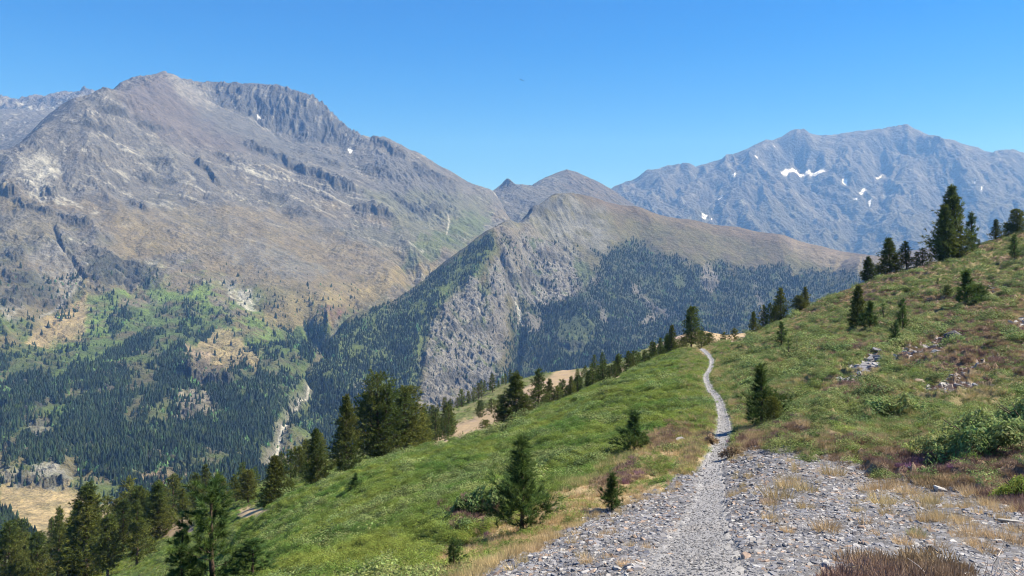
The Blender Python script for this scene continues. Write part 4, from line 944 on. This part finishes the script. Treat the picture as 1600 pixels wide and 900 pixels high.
def dB(u, v, x, y, z):
    st = fbm(x / 55, y / 120, 611, 3)
    d = inpoly(u, v, WOODS_B1, 6, 6) * sm(-.45, .15, st + .1) * .9
    w2 = inpoly(u, v, WOODS_B2, 9, 10) * sm(-.55, -.05, st + .12)
    for p in OPEN_B: w2 = w2 * (1 - .85 * inpoly(u, v, p, 4, 5, 16))
    d = np.maximum(d, w2)
    d = np.maximum(d, .30 * inpoly(u, v, [(775,352),(830,365),(890,385),(960,400),(935,440),(900,470),(850,490),(800,470),(785,400)], 8, 8) * sm(-.1, .3, st))
    d = d * (1 - inpoly(u, v, FACE, 4, 5)); d = np.maximum(d, .05 * inpoly(u, v, FACE, 4, 5))
    d = np.maximum(d, .8 * inpoly(u, v, [(560,640),(650,640),(700,650),(700,760),(520,760)], 8, 8))
    return d
SA = sow(zA, None, 420000, -90, 560, 485, 2300, 5.5, 12.5, dA, 21); SB = sow(zB, None, 260000, 400, 1460, 1100, 2850, 5, 11.5, dB, 22)
def trees_mesh(x, y, z, h, seed):
    rng = np.random.default_rng(seed); Vs = []; Fs = []; Ts = []; o = 0
    scrub = rng.uniform(size=len(x)) < .75 * sm(.12, .38, fbm(x / 38, y / 55, 621, 3)); h = h * np.where(scrub, .5, 1.0)      # bright low birch and rowan scrub between the conifers
    kk = rng.integers(len(SP), size=len(x)); wid = rng.uniform(.7, 1.35, len(x)) * np.where(scrub, 1.9, 1.0); tint = rng.uniform(.5, 1.5, len(x)) * np.where(scrub, 3.4, 1.0)
    for k, (v, f) in enumerate(SP):
        i = np.where(kk == k)[0]
        if not len(i): continue
        V = v[None] * np.stack([h[i] * wid[i], h[i] * wid[i], h[i]], 1)[:, None] + np.stack([x[i], y[i], z[i] - .4], 1)[:, None]
        Vs.append(V.reshape(-1, 3)); Fs.append((f[None] + (np.arange(len(i)) * len(v))[:, None, None]).reshape(-1, 3) + o); o += len(i) * len(v)
        Ts.append(np.repeat(np.stack([tint[i] * rng.uniform(.8, 1.3, len(i)), tint[i] * np.where(scrub[i], 1.15, 1), tint[i]], 1), len(v), 0))
    return np.concatenate(Vs), np.concatenate(Fs), np.concatenate(Ts)
# the largest ones stand as trees of their own, the rest is a wood
size = SA[3] / SA[1]; vis = (SA[4] > -5) & (SA[5] < 850) & (SA[4] < 420); order = np.argsort(-size * vis); big = order[:max(0, 300 - N_IND)]
for k, (v, f) in enumerate(SP[:6]):
    PROTO.setdefault('wood', []).append(mesh_np("conifer", v, f, m_needle_far, smooth=False, cols={"tint": np.ones((len(v), 3))}, link=False).data)
for i in big:
    o = bpy.data.objects.new("conifer", PROTO['wood'][rngW.integers(6)]); COL.objects.link(o)
    o.location = (SA[0][i], SA[1][i], SA[2][i] - .4); o.scale = (SA[3][i],) * 3; o.rotation_euler = (0, 0, rngW.uniform(0, 6.28))
    tag(o, "distant dark conifer at the near edge of the valley wood", "conifer", "nearest conifers of the valley wood")
rest = np.setdiff1d(np.arange(len(SA[0])), big)
for nm, D, sel, sd_ in (("valley_wood", SA, rest, 1), ("spur_wood", SB, np.arange(len(SB[0])), 2)):
    V, Fc, T = trees_mesh(*[D[k][sel] for k in range(4)], sd_)
    tag(mesh_np(nm, V, Fc, m_needle_far, smooth=False, cols={"tint": T}), kind="stuff")
print("TREES", N_IND, "wood", len(SA[0]), len(SB[0]))
import bmesh
# ------------------------------------------------------------------ ground cover, sown over the hillside
def inst(name, pts, rot, scl, protos, pick, kind="stuff"):
    """one object whose geometry nodes place small meshes on its points"""
    me = bpy.data.meshes.new(name); me.vertices.add(len(pts)); me.vertices.foreach_set("co", np.asarray(pts, np.float32).ravel())
    a = me.attributes.new("rot", 'FLOAT_VECTOR', 'POINT'); a.data.foreach_set("vector", np.asarray(rot, np.float32).ravel())
    a = me.attributes.new("scl", 'FLOAT_VECTOR', 'POINT'); a.data.foreach_set("vector", np.asarray(scl, np.float32).ravel())
    a = me.attributes.new("pick", 'INT', 'POINT'); a.data.foreach_set("value", np.asarray(pick, np.int32))
    o = bpy.data.objects.new(name, me); COL.objects.link(o)
    g = bpy.data.node_groups.new(name + "_placing", 'GeometryNodeTree')
    g.interface.new_socket("Geometry", in_out='INPUT', socket_type='NodeSocketGeometry'); g.interface.new_socket("Geometry", in_out='OUTPUT', socket_type='NodeSocketGeometry')
    L = g.links.new; gi = g.nodes.new("NodeGroupInput"); go = g.nodes.new("NodeGroupOutput"); ip = g.nodes.new("GeometryNodeInstanceOnPoints")
    jn = g.nodes.new("GeometryNodeGeometryToInstance")
    for p in reversed(protos):
        oi = g.nodes.new("GeometryNodeObjectInfo"); oi.inputs["Object"].default_value = p; L(oi.outputs["Geometry"], jn.inputs[0])
    def na(nm, t):
        n = g.nodes.new("GeometryNodeInputNamedAttribute"); n.data_type = t; n.inputs[0].default_value = nm; return n.outputs[0]
    L(gi.outputs[0], ip.inputs["Points"]); L(jn.outputs[0], ip.inputs["Instance"]); ip.inputs["Pick Instance"].default_value = True
    L(na("pick", 'INT'), ip.inputs["Instance Index"]); L(na("scl", 'FLOAT_VECTOR'), ip.inputs["Scale"])
    er = g.nodes.new("FunctionNodeEulerToRotation"); L(na("rot", 'FLOAT_VECTOR'), er.inputs[0]); L(er.outputs[0], ip.inputs["Rotation"])
    L(ip.outputs[0], go.inputs[0])
    md = o.modifiers.new("placing", 'NODES'); md.node_group = g
    tag(o, kind=kind); return o
def leafy(seed, n=380, ls=.062, spread=1.0, hgt=.62, up=.6, twiggy=False):
    """a small dome of leaves, radius about 1"""
    rng = np.random.default_rng(seed); d = unit(rng.normal(size=(n, 3))); d[:, 2] = np.abs(d[:, 2])
    r = rng.uniform(.55, 1.05, n) * (1 + .25 * np.sin(np.arctan2(d[:, 1], d[:, 0]) * 3 + seed)); p = d * r[:, None] * np.array([spread, spread, hgt])
    nr = unit(d * .6 + np.array([0, 0, up]) + rng.normal(size=(n, 3)) * .55); a = unit(np.cross(nr, rng.normal(size=(n, 3)))); b = np.cross(nr, a); s = ls * rng.uniform(.7, 1.3, n)[:, None]
    V = np.stack([p - a * s, p + b * s * .55, p + a * s, p - b * s * .55], 1).reshape(-1, 3)
    T = np.repeat(rng.uniform(.6, 1.4, n)[:, None] * np.array([1, 1, 1]) * (1 + rng.uniform(-.12, .12, (n, 3))), 4, 0)
    return V, np.arange(4 * n).reshape(-1, 4), T
def spiky(seed, n=110, ln=.5, wd=.04, spread=.8, fan=.6, dome=.25):
    rng = np.random.default_rng(seed); r = np.sqrt(rng.uniform(0, 1, n)) * spread; t = rng.uniform(0, 6.283, n)
    B = np.stack([r * np.cos(t), r * np.sin(t), -.05 + 0 * r], 1); D = unit(np.stack([np.cos(t) * r * fan, np.sin(t) * r * fan, np.ones(n)], 1) + rng.normal(size=(n, 3)) * .28)
    V, Fc = blades(B, D, ln * rng.uniform(.6, 1.25, n) * (1 - .5 * (r / spread) ** 2 * (dome > 0)), np.full(n, wd) * rng.uniform(.7, 1.3, n), rng)
    T = np.repeat(rng.uniform(.65, 1.35, n)[:, None] * np.ones(3), 3, 0)
    return V, Fc, T
def shard(seed, flat=.28):
    """a flat broken piece of slate, radius about 1"""
    rng = np.random.default_rng(seed); k = rng.integers(5, 8); t = np.sort((np.arange(k) + rng.uniform(-.35, .35, k)) * 6.283 / k); el = rng.uniform(.5, .95)
    r = rng.uniform(.65, 1.1, k); p = np.stack([np.cos(t) * r, np.sin(t) * r * el], 1); hgt = flat * rng.uniform(.6, 1.3)
    tilt = rng.normal(size=2) * .12
    top = np.concatenate([p * .86, (hgt + p @ tilt)[:, None]], 1); mid = np.concatenate([p, (hgt * .55 + p @ tilt)[:, None]], 1); bot = np.concatenate([p * .9, np.full((k, 1), -hgt * .6)], 1)
    V = np.concatenate([bot, mid, top, [[0, 0, hgt * 1.05]]]); Fc = []
    for j in range(k):
        a = (j + 1) % k; Fc += [(j, a, k + a), (j, k + a, k + j), (k + j, k + a, 2 * k + a), (k + j, 2 * k + a, 2 * k + j), (2 * k + j, 2 * k + a, 3 * k)]
    return V, np.array(Fc)
m_bil = leaf_mat("bilberry_leaves", (.115, .205, .044), nscale=.3, col2=(.225, .275, .055), obj_var=.34, trans=.4)
m_rhodo = leaf_mat("rhododendron_leaves", (.15, .22, .075), nscale=.5, col2=(.22, .26, .085), obj_var=.28, trans=.3)
m_mound = leaf_mat("juniper_leaves", (.19, .28, .10), nscale=1.2, col2=(.30, .34, .12), obj_var=.1, trans=.4)
m_heath = leaf_mat("heather_twigs", (.23, .145, .13), nscale=.5, col2=(.31, .23, .13), obj_var=.25, trans=.2)
m_pink = leaf_mat("heather_flowers", (.34, .17, .27), nscale=1.0, col2=(.25, .15, .17), obj_var=.25, trans=.1)
m_straw = leaf_mat("dry_grass", (.56, .41, .235), nscale=.6, col2=(.50, .40, .20), obj_var=.25, trans=.25)
m_turf = leaf_mat("green_grass", (.20, .25, .085), nscale=.6, col2=(.32, .31, .12), obj_var=.25, trans=.25)
m_slate = simple_mat("slate_grey", (.155, .153, .160), .62, 14.0, .3, obj_var=.45, spec=.4)
m_slate2 = simple_mat("slate_rusty", (.25, .185, .14), .7, 14.0, .25, obj_var=.35)
m_slate3 = simple_mat("slate_pale", (.32, .31, .295), .7, 14.0, .15, obj_var=.25)
def P_(name, V, Fc, mat, T=None): return mesh_np(name, V, Fc, mat, smooth=False, cols=None if T is None else {"tint": T}, link=False)
bil = [P_("bilberry", *leafy(s)[:2], m_bil, leafy(s)[2]) for s in range(4)]
rho = [P_("rhododendron", *leafy(s + 20, 320, .075)[:2], m_rhodo, leafy(s + 20, 320, .075)[2]) for s in range(3)]
hea = [P_("heather", *spiky(s + 40, 150, .55, .05)[:2], m_heath, spiky(s + 40, 150, .55, .05)[2]) for s in range(3)]
pin = [P_("flowering_heather", *spiky(s + 44, 150, .55, .06)[:2], m_pink, spiky(s + 44, 150, .55, .06)[2]) for s in range(2)]
str_ = [P_("dry_grass", *spiky(s + 50, 70, 1.0, .035, .55, .9, 0)[:2], m_straw, spiky(s + 50, 70, 1.0, .035, .55, .9, 0)[2]) for s in range(3)]
tur = [P_("grass", *spiky(s + 60, 90, .8, .04, .9, .4, 0)[:2], m_turf, spiky(s + 60, 90, .8, .04, .9, .4, 0)[2]) for s in range(3)]
sto = [P_("stone", *shard(s), m_slate) for s in range(6)] + [P_("stone", *shard(s + 9), m_slate2) for s in range(1)] + [P_("stone", *shard(s + 12), m_slate3) for s in range(2)]
rng = np.random.default_rng(77)
def sample(n, y0, y1, th0=-36.5, th1=40.0, p=0.0):
    """points over the fan in front of the viewer, spacing growing with distance (p = 0) or even per area (p = 2)"""
    q = rng.uniform(0, 1, n)
    y = np.exp(math.log(y0) + q * math.log(y1 / y0)) if p == 0 else (y0 ** p + q * (y1 ** p - y0 ** p)) ** (1 / p)
    x = np.tan(rng.uniform(R(th0), R(th1), n)) * y
    return x, y
def slope_tilt(x, y):
    e = .4; return (gz(x, y + e) - gz(x, y - e)) / (2 * e), -(gz(x + e, y) - gz(x - e, y)) / (2 * e)
def place(name, protos, x, y, s, sz=None, tilt=.5, sink=0.0, rt=.15, hvar=.3):
    n = len(x); z = gz(x, y) - sink * s; rx, ry = slope_tilt(x, y)
    rot = np.stack([rx * tilt + rng.normal(size=n) * rt, ry * tilt + rng.normal(size=n) * rt, rng.uniform(0, 6.283, n)], 1)
    sc = np.stack([s, s, s * (1 if sz is None else sz) * rng.uniform(1 - hvar, 1 + hvar, n)], 1)
    return inst(name, np.stack([x, y, z], 1), rot, sc, protos, rng.integers(len(protos), size=n))
SCD = 1.0
def grow(y, a=14.0): return np.clip(y / a, 1, 3.2) ** .55
x, y = sample(int(240000 * SCD), 5, 120, p=.75); G = gmask('green', x, y); H_ = gmask('heath', x, y); U_ = x / y * F + 800
keep = (rng.uniform(size=len(x)) < G * (1 - H_ * .85)); right = sm(1100, 1180, U_); isr = rng.uniform(size=len(x)) < (.06 + .6 * right + .75 * (1 - right) * sm(.12, .3, gmask('g2', x, y) * .6 + gmask('g', x, y) * .7))
keep &= ~((right > .5) & (rng.uniform(size=len(x)) > .30 + .7 * sm(-.15, .15, gmask('g', x, y) - .3 * gmask('g2', x, y))))
for q in (2.8, 2.1, 1.5): keep &= gmask('stone', x * (y + q) / y, y + q) < .3
keep &= gmask('stone', x * (y + .7) / y, y + .7) < .35
k1 = keep & ~isr; k2 = keep & isr
pdk = gmask('pd', x, y); clr = pdk > .13 * grow(y) * (.6 + .8 * rng.uniform(size=len(x))); k1 &= clr; k2 &= clr
place("bilberry_carpet", bil, x[k1], y[k1], rng.uniform(.06, .15, k1.sum()) * grow(y[k1], 11), .9)
place("rhododendron_carpet", rho, x[k2], y[k2], rng.uniform(.08, .19, k2.sum()) * grow(y[k2], 11), .85)
mnd = [P_("shrub_mound", *leafy(s + 90, 1500, .045, hgt=.55)[:2], m_rhodo, leafy(s + 90, 1500, .045, hgt=.55)[2]) for s in range(4)]
x, y = sample(2600, 14, 105, -30, 40, p=1.3); R2 = sm(1120, 1200, x / y * F + 800)
k = (rng.uniform(size=len(x)) < gmask('green', x, y) * (.25 + .75 * R2)) & (gmask('pd', x, y) > 1.0) & (gmask('stone', x * (y + 1.5) / y, y + 1.5) < .3) & (gmask('stone', x * (y + 3) / y, y + 3) < .3) & (gmask('stone', x, y) < .3) & (gmask('lawn', x, y) < .3)
place("shrub_mounds", mnd, x[k], y[k], rng.uniform(.3, .85, k.sum()) * np.clip(y[k] / 30, .8, 1.4), .8, .6, .12)
x, y = sample(int(130000 * SCD), 3.2, 115, p=.7); H_ = gmask('heath', x, y) * (1 - gmask('scree', x, y) * .3); k = (rng.uniform(size=len(x)) < H_) & (gmask('pd', x, y) > .16 * grow(y))
place("heather_carpet", hea, x[k], y[k], rng.uniform(.09, .20, k.sum()) * grow(y[k]), .95)
x, y = sample(40000, 4, 60, p=.7); k = rng.uniform(size=len(x)) < gmask('pink', x, y) * .55
place("flowering_heather_patches", pin, x[k], y[k], rng.uniform(.08, .16, k.sum()) * grow(y[k]), 1.2)
x, y = sample(int(90000 * SCD), 3.0, 110, p=.7); sc_ = gmask('scree', x, y); T_ = gmask('tan', x, y); k = (rng.uniform(size=len(x)) < T_ * .7 * (1 - sc_ * .5) + .01 * sc_) & (gmask('pd', x, y) > .07 * grow(y))
place("dry_grass_cover", str_, x[k], y[k], rng.uniform(.05, .11, k.sum()) * grow(y[k]), 1.0, .2)
x, y = sample(40000, 14, 110, 12, 40, p=.9); k = (gmask('bare', x, y) < .4) & (gmask('pd', x, y) > .1 * grow(y)) & (gmask('stone', x * (y + .9) / y, y + .9) < .3)
place("sparse_dry_grass", str_ + tur, x[k], y[k], rng.uniform(.06, .13, k.sum()) * grow(y[k]), 1.0, .3)
x, y = sample(int(40000 * SCD), 4, 90, p=.7); k = (rng.uniform(size=len(x)) < gmask('lawn', x, y)) & (gmask('pd', x, y) > .1)
place("green_grass_cover", tur, x[k], y[k], rng.uniform(.08, .16, k.sum()) * grow(y[k]), .9, .4)
x, y = sample(int(420000 * SCD), 2.6, 24, p=.7); k = rng.uniform(size=len(x)) < gmask('scree', x, y) * (1 - .985 * gmask('path', x, y)) * (1 - .5 * gmask('tan', x, y))
s = .005 + .032 * rng.uniform(size=k.sum()) ** 6
place("scree_stones", sto, x[k], y[k], s * grow(y[k], 5), .8, .8, .12, .16)
x, y = sample(int(160000 * SCD), 2.6, 60, 2, 22, p=.6); k = gmask('path', x, y) > .4
m_grit = simple_mat("trail_grit", (.21, .207, .205), .7, 14.0, .2, obj_var=.4)
grit = [P_("grit", *shard(s + 30), m_grit) for s in range(4)]
place("trail_gravel", grit, x[k], y[k], (.003 + .012 * rng.uniform(size=k.sum()) ** 4) * grow(y[k], 6), .8, .8, -.3, .2)
x, y = sample(30000, 18, 90, 18, 40, p=.6); k = rng.uniform(size=len(x)) < gmask('stone', x, y)
place("bare_patch_stones", sto, x[k], y[k], (.05 + .17 * rng.uniform(size=k.sum()) ** 3) * grow(y[k]), 1.0, .8, 0, .2)
x, y = sample(5000, 95, 280, -34, 24, p=1.2); k = (rng.uniform(size=len(x)) < .8 * (1 - gmask('bench', x, y))) & (gmask('far', x, y) > .4)
place("bench_scrub", rho, x[k], y[k], rng.uniform(.4, 1.0, k.sum()), .6)

# ------------------------------------------------------------------ single shrubs, tufts and rocks
m_low = leaf_mat('low_heath_leaves', (.13, .12, .06), nscale=6.0, col2=(.22, .12, .11), obj_var=.1, trans=.2)
def shrub(u, v, wpx, hpx, mat, label, group=None, seed=0, name="shrub", cat="shrub", n=2600, ls=.05, Y=None):
    y = Y or cast(u, v); x = (u - 800) / F * y; z = float(gz(np.array([x]), np.array([y]))[0]); w = wpx / F * y / 2; h = hpx / F * y
    rr = np.random.default_rng(seed); L = []; Ts = []
    for k in range(40):
        a = rr.uniform(0, 6.28); r = math.sqrt(rr.uniform()) * .82; V, Fc, T = leafy(seed * 31 + k, n // 40, ls / .30)
        V = V * rr.uniform(.2, .38) + np.array([r * math.cos(a), r * math.sin(a), .62 * (1 - r * r) * rr.uniform(.6, 1.1)]); L.append((V, Fc)); Ts.append(T * rr.uniform(.8, 1.2))
    V, Fc = join(L); root = empty(name, (x, y, z)); 
    V = V * np.array([w, w * .8, h]); xs, ys = V[:, 0] + x, V[:, 1] + y; V[:, 2] += gz(xs, ys) - z
    mesh_np("foliage", V, Fc, mat, root, smooth=False, cols={"tint": np.concatenate(Ts)})
    st = []
    for k in range(9):
        a = rr.uniform(0, 6.28); st.append(tube([(0, 0, -.05), (math.cos(a) * w * .3, math.sin(a) * w * .24, h * .3), (math.cos(a) * w * .6, math.sin(a) * w * .5, h * .55)], (.02, .014, .006), 5))
    V, Fc = join(st); mesh_np("stems", V, Fc, m_bark, root); tag(root, label, cat, group); return root
shrub(1540,708,215,84,m_mound,"largest shrub on the right, wide mound of glossy green leaves",seed=1,n=16000,ls=.024)
shrub(1600,664,130,50,m_mound,"leafy green mound behind the largest shrub at the right edge",seed=2,n=5200,ls=.04)
shrub(1396,652,92,42,m_mound,"rounded grey-green shrub on the right slope left of the largest shrub",seed=3,n=3900,ls=.05)
shrub(1205,650,60,26,m_mound,"low green shrub behind the bushy young pine beside the trail",seed=4)
shrub(1140,716,38,26,m_heath,"dark heather clump at the right edge of the trail",seed=5,name="heather_clump",cat="heather")
shrub(1112,694,26,18,m_heath,"reddish heather clump at the left edge of the trail",seed=6,name="heather_clump",cat="heather")
shrub(745,800,90,46,m_rhodo,"dark mottled shrub mound left of the largest young pine",seed=7,n=3900)
shrub(1405,905,190,20,m_low,"low brownish heather mound at the bottom edge of the scree",seed=8,n=7800,ls=.03,name="heather_clump",cat="heather",Y=4.15)
shrub(1590,775,70,42,m_bil,"yellow-green leafy shrub at the right edge beside the scree",seed=9,n=3900,ls=.04)
shrub(1290,545-0,22,12,m_rhodo,"small dark shrub low on the middle of the right slope",seed=10,n=1300)
def tuft(u, v, hpx, label, group, seed, mat=None):
    y = cast(u, v); x = (u - 800) / F * y; z = float(gz(np.array([x]), np.array([y]))[0]); h = hpx / F * y
    V, Fc, T = spiky(seed, 190, 1.0, .03, .75, .9, 0); o = mesh_np("grass_tuft", V * h, Fc, mat or m_straw, smooth=False, cols={"tint": T}); o.location = (x, y, z)
    tag(o, label, "grass tuft", group)
TUFTS = [(1217,778,30),(1235,762,24),(1205,790,18),(1260,768,20),(1302,742,22),(1290,830,24),(1295,826,20),(1258,795,16),(1355,768,18),(1376,765,20),(1395,760,18),(1420,772,22),(1442,756,16),(1382,788,22),(1455,785,20),(1388,806,18),
 (1450,815,20),(1475,812,22),(1500,818,20),(1520,835,24),(1530,855,22),(1410,850,18),(1435,842,16),(1560,842,20),(1590,850,24),(1590,832,18),(1230,832,14),(1203,812,14),(1570,780,20),(1520,775,22),(1545,790,18),(1340,800,12),(918,880,16),(975,884,14),(900,850,16),(1010,856,10)]
for i, (u, v, h) in enumerate(TUFTS):
    side = u > 1100
    tuft(u, v, h, "straw coloured dry grass tuft on the grey scree right of the trail" if side else "small brownish grass tuft on the grey scree left of the trail", "grass tufts on the right scree" if side else "grass tufts on the left scree", 900 + i)
tuft(1432, 838, 16, "greenish tuft among the straw coloured ones on the right scree", None, 980, m_turf)
def rock(u, v, wpx, mat, label, seed, flat=.3, name="rock", Y=None):
    y = Y or cast(u, v); x = (u - 800) / F * y; z = float(gz(np.array([x]), np.array([y]))[0]); w = wpx / F * y / 2
    V, Fc = shard(seed, flat) if flat < .3 else lump(seed, flat); rr = np.random.default_rng(seed); V = V * w
    o = mesh_np(name, V, Fc, mat, smooth=False); o.location = (x, y, z + w * flat * .3); o.rotation_euler = (rr.normal() * .15, rr.normal() * .15, rr.uniform(0, 6.28))
    tag(o, label, "rock")
def lump(seed, flat):
    """an angular weathered block: a ball cut back by random planes"""
    rr = np.random.default_rng(seed); b_ = bmesh.new(); bmesh.ops.create_icosphere(b_, subdivisions=4, radius=1); V = np.array([v.co[:] for v in b_.verts]); Fc = np.array([[v.index for v in f.verts] for f in b_.faces]); b_.free()
    for k in range(13):
        n = unit(rr.normal(size=3)); d = rr.uniform(.5, .82); q = V @ n; V = V - np.maximum(q - d, 0)[:, None] * n
    V = V * (1 + .07 * fbm(V[:, 0] * 3 + V[:, 2] * 2, V[:, 1] * 3 - V[:, 2], seed, 4))[:, None]
    return V * np.array([1.2, .9, flat * 1.3]), Fc
m_dark = simple_mat("dark_rock", (.085, .08, .085), .8, 20.0, .4)
rock(1578,816,44,m_slate3,"broad pale flat slab at the right edge of the scree",201,.16)
rock(1457,862,24,m_dark,"dark angular rock in the lower right of the scree",202,.6)
rock(1202,828,16,m_dark,"small dark rock on the scree close to the trail",203,.5)
rock(1336,836,14,m_dark,"small dark rock in the middle of the right scree",204,.45)
rock(1298,890,26,m_slate,"bluish grey slab near the bottom edge of the scree",205,.35)
rock(1276,898,18,m_slate3,"white stone at the bottom edge of the scree",206,.5,Y=4.1)
rock(1198,786,36,m_slate2,"long rusty flat slab near the trail",207,.14)
rock(1167,872,22,m_slate2,"orange-brown stone on the lower scree beside the trail",208,.3)
rock(1390,810,18,m_slate,"grey slab between tufts in the middle of the scree",209,.25)
rock(1348,826,14,m_slate2,"pinkish stone in the middle of the scree",210,.4)
rock(991,842,14,m_slate2,"pale pinkish stone on the scree left of the trail",211,.5)
rock(976,849,24,m_dark,"dark flat stone on the scree left of the trail",212,.2)
rock(965,890,14,m_slate3,"pale stone near the bottom edge left of the trail",213,.5)
rock(1080,786,8,m_dark,"small black stone lying on the trail",214,.5)
rock(1064,690,22,m_slate3,"pale flat stone in the dry grass left of the trail",215,.25)
rock(1490,530,26,m_dark,"dark boulder above the bare stony patch on the right slope",216,.7,"boulder")
rock(1460,553,14,m_slate3,"white stone below the dark boulder on the right slope",217,.5)
rock(688,700,14,m_slate3,"white rock at the lower end of the tan bench",218,.5,"boulder",Y=60)
rock(1173,853,12,m_dark,"small dark stone between the trail and the orange-brown stone",219,.5)
rock(1470,766,26,m_slate3,"pale slab in the upper right of the scree",220,.2)
# bleached dead shrub, lower right
y = 4.3; x0 = (1575 - 800) / F * y; z = float(gz(np.array([x0]), np.array([y]))[0]); rr = np.random.default_rng(3); L = []
for k in range(60):
    a = rr.uniform(0, 6.28); ln = rr.uniform(.08, .26); p = np.array([rr.normal() * .12, rr.normal() * .08, .0]); pts = [p]
    d = np.array([math.cos(a), math.sin(a) * .6, rr.uniform(.1, .8)])
    for j in range(4): d = unit(d + rr.normal(size=3) * .45); pts.append(pts[-1] + d * ln / 4)
    L.append(tube(pts, np.linspace(.0035, .0012, 5), 4))
V, Fc = join(L); o = mesh_np("dead_shrub", V, Fc, simple_mat("bleached_wood", (.48, .43, .39), .8, 30.0, .2)); o.location = (x0, y, z); tag(o, "bleached leafless dead shrub at the bottom right corner", "dead shrub")

# ------------------------------------------------------------------ soaring bird
y = 300.0; x, z = (815 - 800) / F * y, (HV - 125) / F * y
bv = bpy.data.meshes.new("bird"); half = [(0, .34, .02, .10), (.25, .25, .02, .07), (.7, .20, .10, .03), (1.15, .10, .08, .02)]
V = []; 
for sx in (1, -1):
    for (wx, ch, hz, th) in half:
        V += [(sx * wx, ch, hz), (sx * wx, 0, hz + th), (sx * wx, -ch, hz), (sx * wx, 0, hz - th)]
Fc = []
for s in (0, 16):
    for i in range(3):
        for j in range(4):
            a = s + i * 4 + j; b = s + i * 4 + (j + 1) % 4; f = (a, b, b + 4, a + 4); Fc.append(f if s == 0 else f[::-1])
Fc += [(12, 13, 14, 15), (28, 31, 30, 29)]
bw = mesh_np("bird", V, Fc, simple_mat("dark_feathers", (.03, .025, .02), .8)); bw.location = (x, y, z); bw.rotation_euler = (R(8), R(17), R(12))
tb, tf = tube([(0, .55, 0), (0, .42, .03), (0, .2, .03), (0, -.2, .0), (0, -.45, .0), (0, -.75, .0)], (.02, .06, .10, .12, .07, .10), 8)
b2 = mesh_np("bird_body", tb * np.array([1, 1, .8]), tf, bw.data.materials[0])
import bmesh
bmj = bmesh.new(); bmj.from_mesh(bw.data); bmj.from_mesh(b2.data); bmj.to_mesh(bw.data); bmj.free(); bpy.data.objects.remove(b2)
tag(bw, "dark bird soaring alone in the blue sky with wings spread", "bird")
# ------------------------------------------------------------------ haze
m = bpy.data.materials.new("haze_air"); m.use_nodes = True; nt = m.node_tree; nt.nodes.clear()
out = nt.nodes.new("ShaderNodeOutputMaterial"); pv = nt.nodes.new("ShaderNodeVolumePrincipled")
pv.inputs["Color"].default_value = (.20, .44, 1.0, 1); pv.inputs["Absorption Color"].default_value = (1, 1, 1, 1)
pv.inputs["Density"].default_value = 0.98e-4; pv.inputs["Anisotropy"].default_value = 0.0
nt.links.new(pv.outputs[0], out.inputs["Volume"])
hx0, hx1, hy0, hy1, hz0, hz1 = -9000, 10500, -900, 12000, -1150, 1750
V = [(x, y, z) for x in (hx0, hx1) for y in (hy0, hy1) for z in (hz0, hz1)]
Fc = [(0,1,3,2),(4,6,7,5),(0,4,5,1),(2,3,7,6),(0,2,6,4),(1,5,7,3)]
hz = mesh_np("haze", V, Fc, m, smooth=False); tag(hz, kind="stuff")
